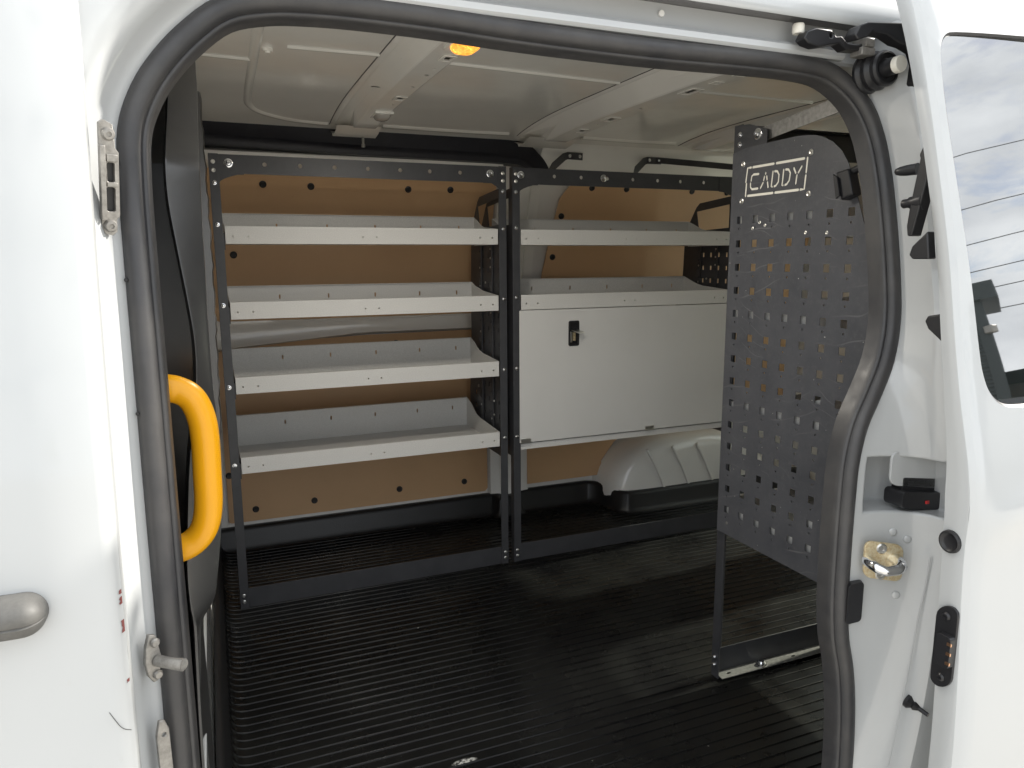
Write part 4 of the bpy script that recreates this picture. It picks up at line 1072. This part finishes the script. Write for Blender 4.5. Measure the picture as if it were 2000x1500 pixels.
# panel outline and perforation, in (y, z) of the van; shifted to the unit's origin
outl = [(-.812, .372), (-.812, 1.222), (-.852, 1.229), (-.93, 1.2305), (-.998, 1.231), (-1.024, 1.229), (-1.045, 1.226), (-1.064, 1.220), (-1.088, 1.208), (-1.110, 1.190), (-1.128, 1.165), (-1.142, 1.132), (-1.157, 1.095), (-1.183, 1.029), (-1.199, .985), (-1.206, .941), (-1.207, .80), (-1.205, .372)]
holes = []
def inside_panel(y, z):
    ylim = interp([(.37, -1.205), (.9, -1.207), (.985, -1.199), (1.029, -1.183), (1.095, -1.157), (1.165, -1.128), (1.23, -1.0)], z)
    return y > ylim + .016
for r in range(15):
    for c in range(8):
        y, z = -.842 - .05 * c, 1.081 - .05 * r
        if z < .41 + 0 * c: continue
        if inside_panel(y, z):
            holes.append(rect(y - .0075, y + .0075, z - .0075, z + .0075))
            holes.append(circ(y, z - .0185, .0022, 6))
SW = .0017
letters = [[(-.856, 1.159), (-.860, 1.187), (-.871, 1.187)], [(-.857, 1.130), (-.8585, 1.155)], [(-.876, 1.187), (-.938, 1.187)], [(-.945, 1.187), (-1.020, 1.187)], [(-1.028, 1.187), (-1.0265, 1.161)], [(-1.026, 1.155), (-1.024, 1.130), (-1.014, 1.130)], [(-.864, 1.130), (-.939, 1.130)], [(-.945, 1.130), (-1.009, 1.130)],
           [(-.895, 1.1715), (-.879, 1.172), (-.874, 1.169), (-.8725, 1.160)], [(-.871, 1.155), (-.8715, 1.147), (-.876, 1.1425), (-.894, 1.1425)],
           [(-.9155, 1.1715), (-.9155, 1.1695)], [(-.9125, 1.1645), (-.9105, 1.1575)], [(-.919, 1.1645), (-.9205, 1.1575)], [(-.909, 1.1525), (-.902, 1.1425)], [(-.922, 1.1525), (-.9245, 1.1425)],
           [(-.9365, 1.172), (-.9335, 1.1425), (-.937, 1.1425)], [(-.9415, 1.172), (-.949, 1.171), (-.954, 1.164), (-.953, 1.150), (-.947, 1.1435), (-.942, 1.1425)],
           [(-.9665, 1.172), (-.964, 1.1425), (-.967, 1.1425)], [(-.972, 1.172), (-.980, 1.171), (-.985, 1.164), (-.983, 1.150), (-.977, 1.1435), (-.972, 1.1425)],
           [(-.994, 1.172), (-.9995, 1.1625)], [(-1.0145, 1.173), (-1.0065, 1.1625)], [(-1.003, 1.158), (-1.001, 1.1425)]]
for i, s in enumerate(letters):
    holes.append(stroke(s, .0026 if i < 8 else .0024, 3))
m1 = MB(); m1.plate([(a - UY, b) for a, b in outl], [[(a - UY, b) for a, b in h] for h in holes], .0012, lambda u, v, w: (-.0045 + w, u, v))
pnl = m1.build("end_panel", 'scuffed', uc, 0); pnl["label"] = "scuffed charcoal pegboard panel with cut-out lettering"
m1 = MB(); m1.box(-.0031, -.0020, -1.041 - UY, -.843 - UY, 1.114, 1.202); m1.build("sign_backing", 'cream', uc)
for (a, b) in ((-.847, 1.196), (-1.037, 1.196), (-.847, 1.120), (-1.037, 1.120)): inst(rivx, "rivet", uc, (-.0045, a - UY, b))
for (a, b) in ((-.885, 1.062), (-.922, 1.0665), (-.906, 1.073), (-1.035, 1.048), (-1.088, 1.046), (-1.19, .597), (-.846, .40)):
    o_ = inst(rivx, "rivet", uc, (-.0042, a - UY, b)); o_.scale = (.6, .6, .6)
# post bracket with bolts above the panel
m1 = MB(); m1.plate([(-.004, H - .001), (-.05, H - .004), (-.105, H - .022), (-.105, H - .055), (-.055, H - .058), (-.004, H - .062)], [], .003, lambda u, v, w: (-.0035 + w, u, v)); m1.build("corner_gusset", 'charcoal', uc, bevel=.0006)
for (a, b) in ((-.832, 1.258), (-.832, 1.238)): inst(boltx, "bolt", uc, (-.0036, a - UY, b))
inst(bigx, "washer_bolt", uc, (-.0036, -.887 - UY, 1.252))
for (b) in (.052, .032): inst(boltx, "bolt", uc, (-.001, -.012, b))
# galvanised tie bar from the bracket to the near body side
m1 = MB(); a = Vector((.006, -.07, 1.250)); b = Vector((.014, -.36, 1.286)); m1.grid([[p + Vector((0, 0, q)) + Vector((r, 0, 0)) for q, r in ((-.014, 0), (.014, 0), (.014, .003), (-.014, .003))] for p in (a, b)], close_c=True); m1.build("tie_bar", 'galv', uc, 30)
for z, bh in ((1.046, .093), (.842, .083), (.634, .098), (.404, .106)):
    s_ = shelf(uc, .006, WC - .006, z, taper_depth(z), bh); s_.rotation_euler = (0, 0, 0); s_.scale = (1, -1, 1); s_.location = (0, -.004, 0)
m1 = MB(); m1.plate([(-.006, .36), (-.006, 1.22), (-.2, 1.2), (-.34, 1.0), (-.38, .36)], [rect(-.05 - .05 * c, -.037 - .05 * c, .42 + .05 * r, .433 + .05 * r) for c in range(5) for r in range(11)], .002, lambda u, v, w: (WC - .006 + w, u, v)); m1.build('end_panel', 'charcoal', uc, 0)
# black hook clipped to the panel edge
m1 = MB(); m1.plate([(-1.118, 1.150), (-1.146, 1.154), (-1.160, 1.108), (-1.134, 1.100)], [], .022, lambda u, v, w: (-.024 + w, u - UY, v)); hk = m1.build("panel_hook", 'black', uc, bevel=.003)
m1 = MB(); m1.plate([(-1.118, 1.147), (-1.128, 1.140), (-1.136, 1.108), (-1.128, 1.103)], [], .004, lambda u, v, w: (-.030 + w, u - UY, v)); m1.tube([(-.012, -1.14 - UY, 1.148), (-.006, -1.19 - UY, 1.165)], .007, 8); m1.build("hook_blade", 'black', uc, bevel=.001)

# ------------------------------------------------------------------ shed mirrored in the door glass
shed = thing("shed", "dark corrugated shed across the yard, mirrored in the sliding door window", "shed", (13.6, -10.2, GROUND_Z))
sd = Vector((-.56, -.83, 0)).normalized(); sn = Vector((-.83, .56, 0))
def SP(a, b, c): return sd * a + sn * b + Vector((0, 0, c))
mb = MB(); rows = []
nz = 44; HS = 4.3
for k in range(nz * 4 + 1):
    z = HS * k / (nz * 4); d = (.0, .018, .018, .0)[k % 4]
    rows.append([SP(0, d, z), SP(7, d, z)])
mb.grid(rows); mb.build("cladding", 'shed', shed, 20)
mb = MB(); mb.add([SP(a, b, c) for a, b, c in ((-.02, 0, 0), (.0, -5, 0), (.0, -5, HS), (-.02, 0, HS), (7, 0, 0), (7, -5, 0), (7, -5, HS), (7, 0, HS))], [(0, 1, 2, 3), (4, 5, 6, 7), (3, 2, 6, 7), (1, 2, 6, 5)]); mb.build("side_wall", 'shed', shed, 0)
mb = MB(); mb.add([SP(a, b, c) for a, b, c in ((-.35, .25, HS), (7.3, .25, HS), (7.3, -.1, HS), (-.35, -.1, HS), (-.35, .25, HS + .42), (7.3, .25, HS + .42), (7.3, -5, HS + .42), (-.35, -5, HS + .42))], [(0, 1, 2, 3), (0, 1, 5, 4), (4, 5, 6, 7), (0, 3, 7, 4)]); mb.build("fascia", 'shed', shed, 0)
mb = MB(); mb.add([SP(a, b, c) for a in (-.06, .16) for b in (.0, .06) for c in (0, HS)], [(0, 1, 3, 2), (4, 5, 7, 6), (0, 1, 5, 4), (2, 3, 7, 6)]); mb.build("corner_flashing", 'shed', shed, 0)
mb = MB(); p = SP(-.05, .10, HS - .75); mb.box(p.x - .09, p.x + .09, p.y - .09, p.y + .09, p.z - .10, p.z + .10); mb.build("floodlight", 'steel', shed, bevel=.03)
port = thing("carport", "low dark carport beside the shed, mirrored in the sliding door window", "carport", (17.5, -10.0, GROUND_Z))
mb = MB(); mb.box(-.5, 12, -9, 1.2, 2.35, 2.75); mb.build("carport_roof", 'shed', port)
for x in (-.3, 3.5, 7.5, 11.5):
    mb = MB(); mb.box(x, x + .12, .9, 1.02, 0, 2.35); mb.build("post", 'shed', port)
mb = MB(); mb.box(-.5, 12, -9, -8.8, 0, 2.35); mb.build("back_wall", 'shed', port)
for k, (h0, h1) in enumerate(((9.5, 13.2), (7.6, 10.6), (6.4, 8.9), (5.6, 7.6), (5.0, 6.7), (4.4, 5.7))):
    mb = MB(); mb.tube([(4, -26, h0 - .6), (11, -23, h0), (18, -20, (h0 + h1) / 2 - .1), (26, -16.5, h1), (40, -11, h1 + 2.2)], .022, 5)
    o = mb.build("power_cable", 'black'); o["label"] = ("highest", "second highest", "third", "fourth", "fifth", "lowest")[k] + " of the six power cables mirrored in the door window"; o["category"] = "cable"; o["group"] = "overhead power cables"
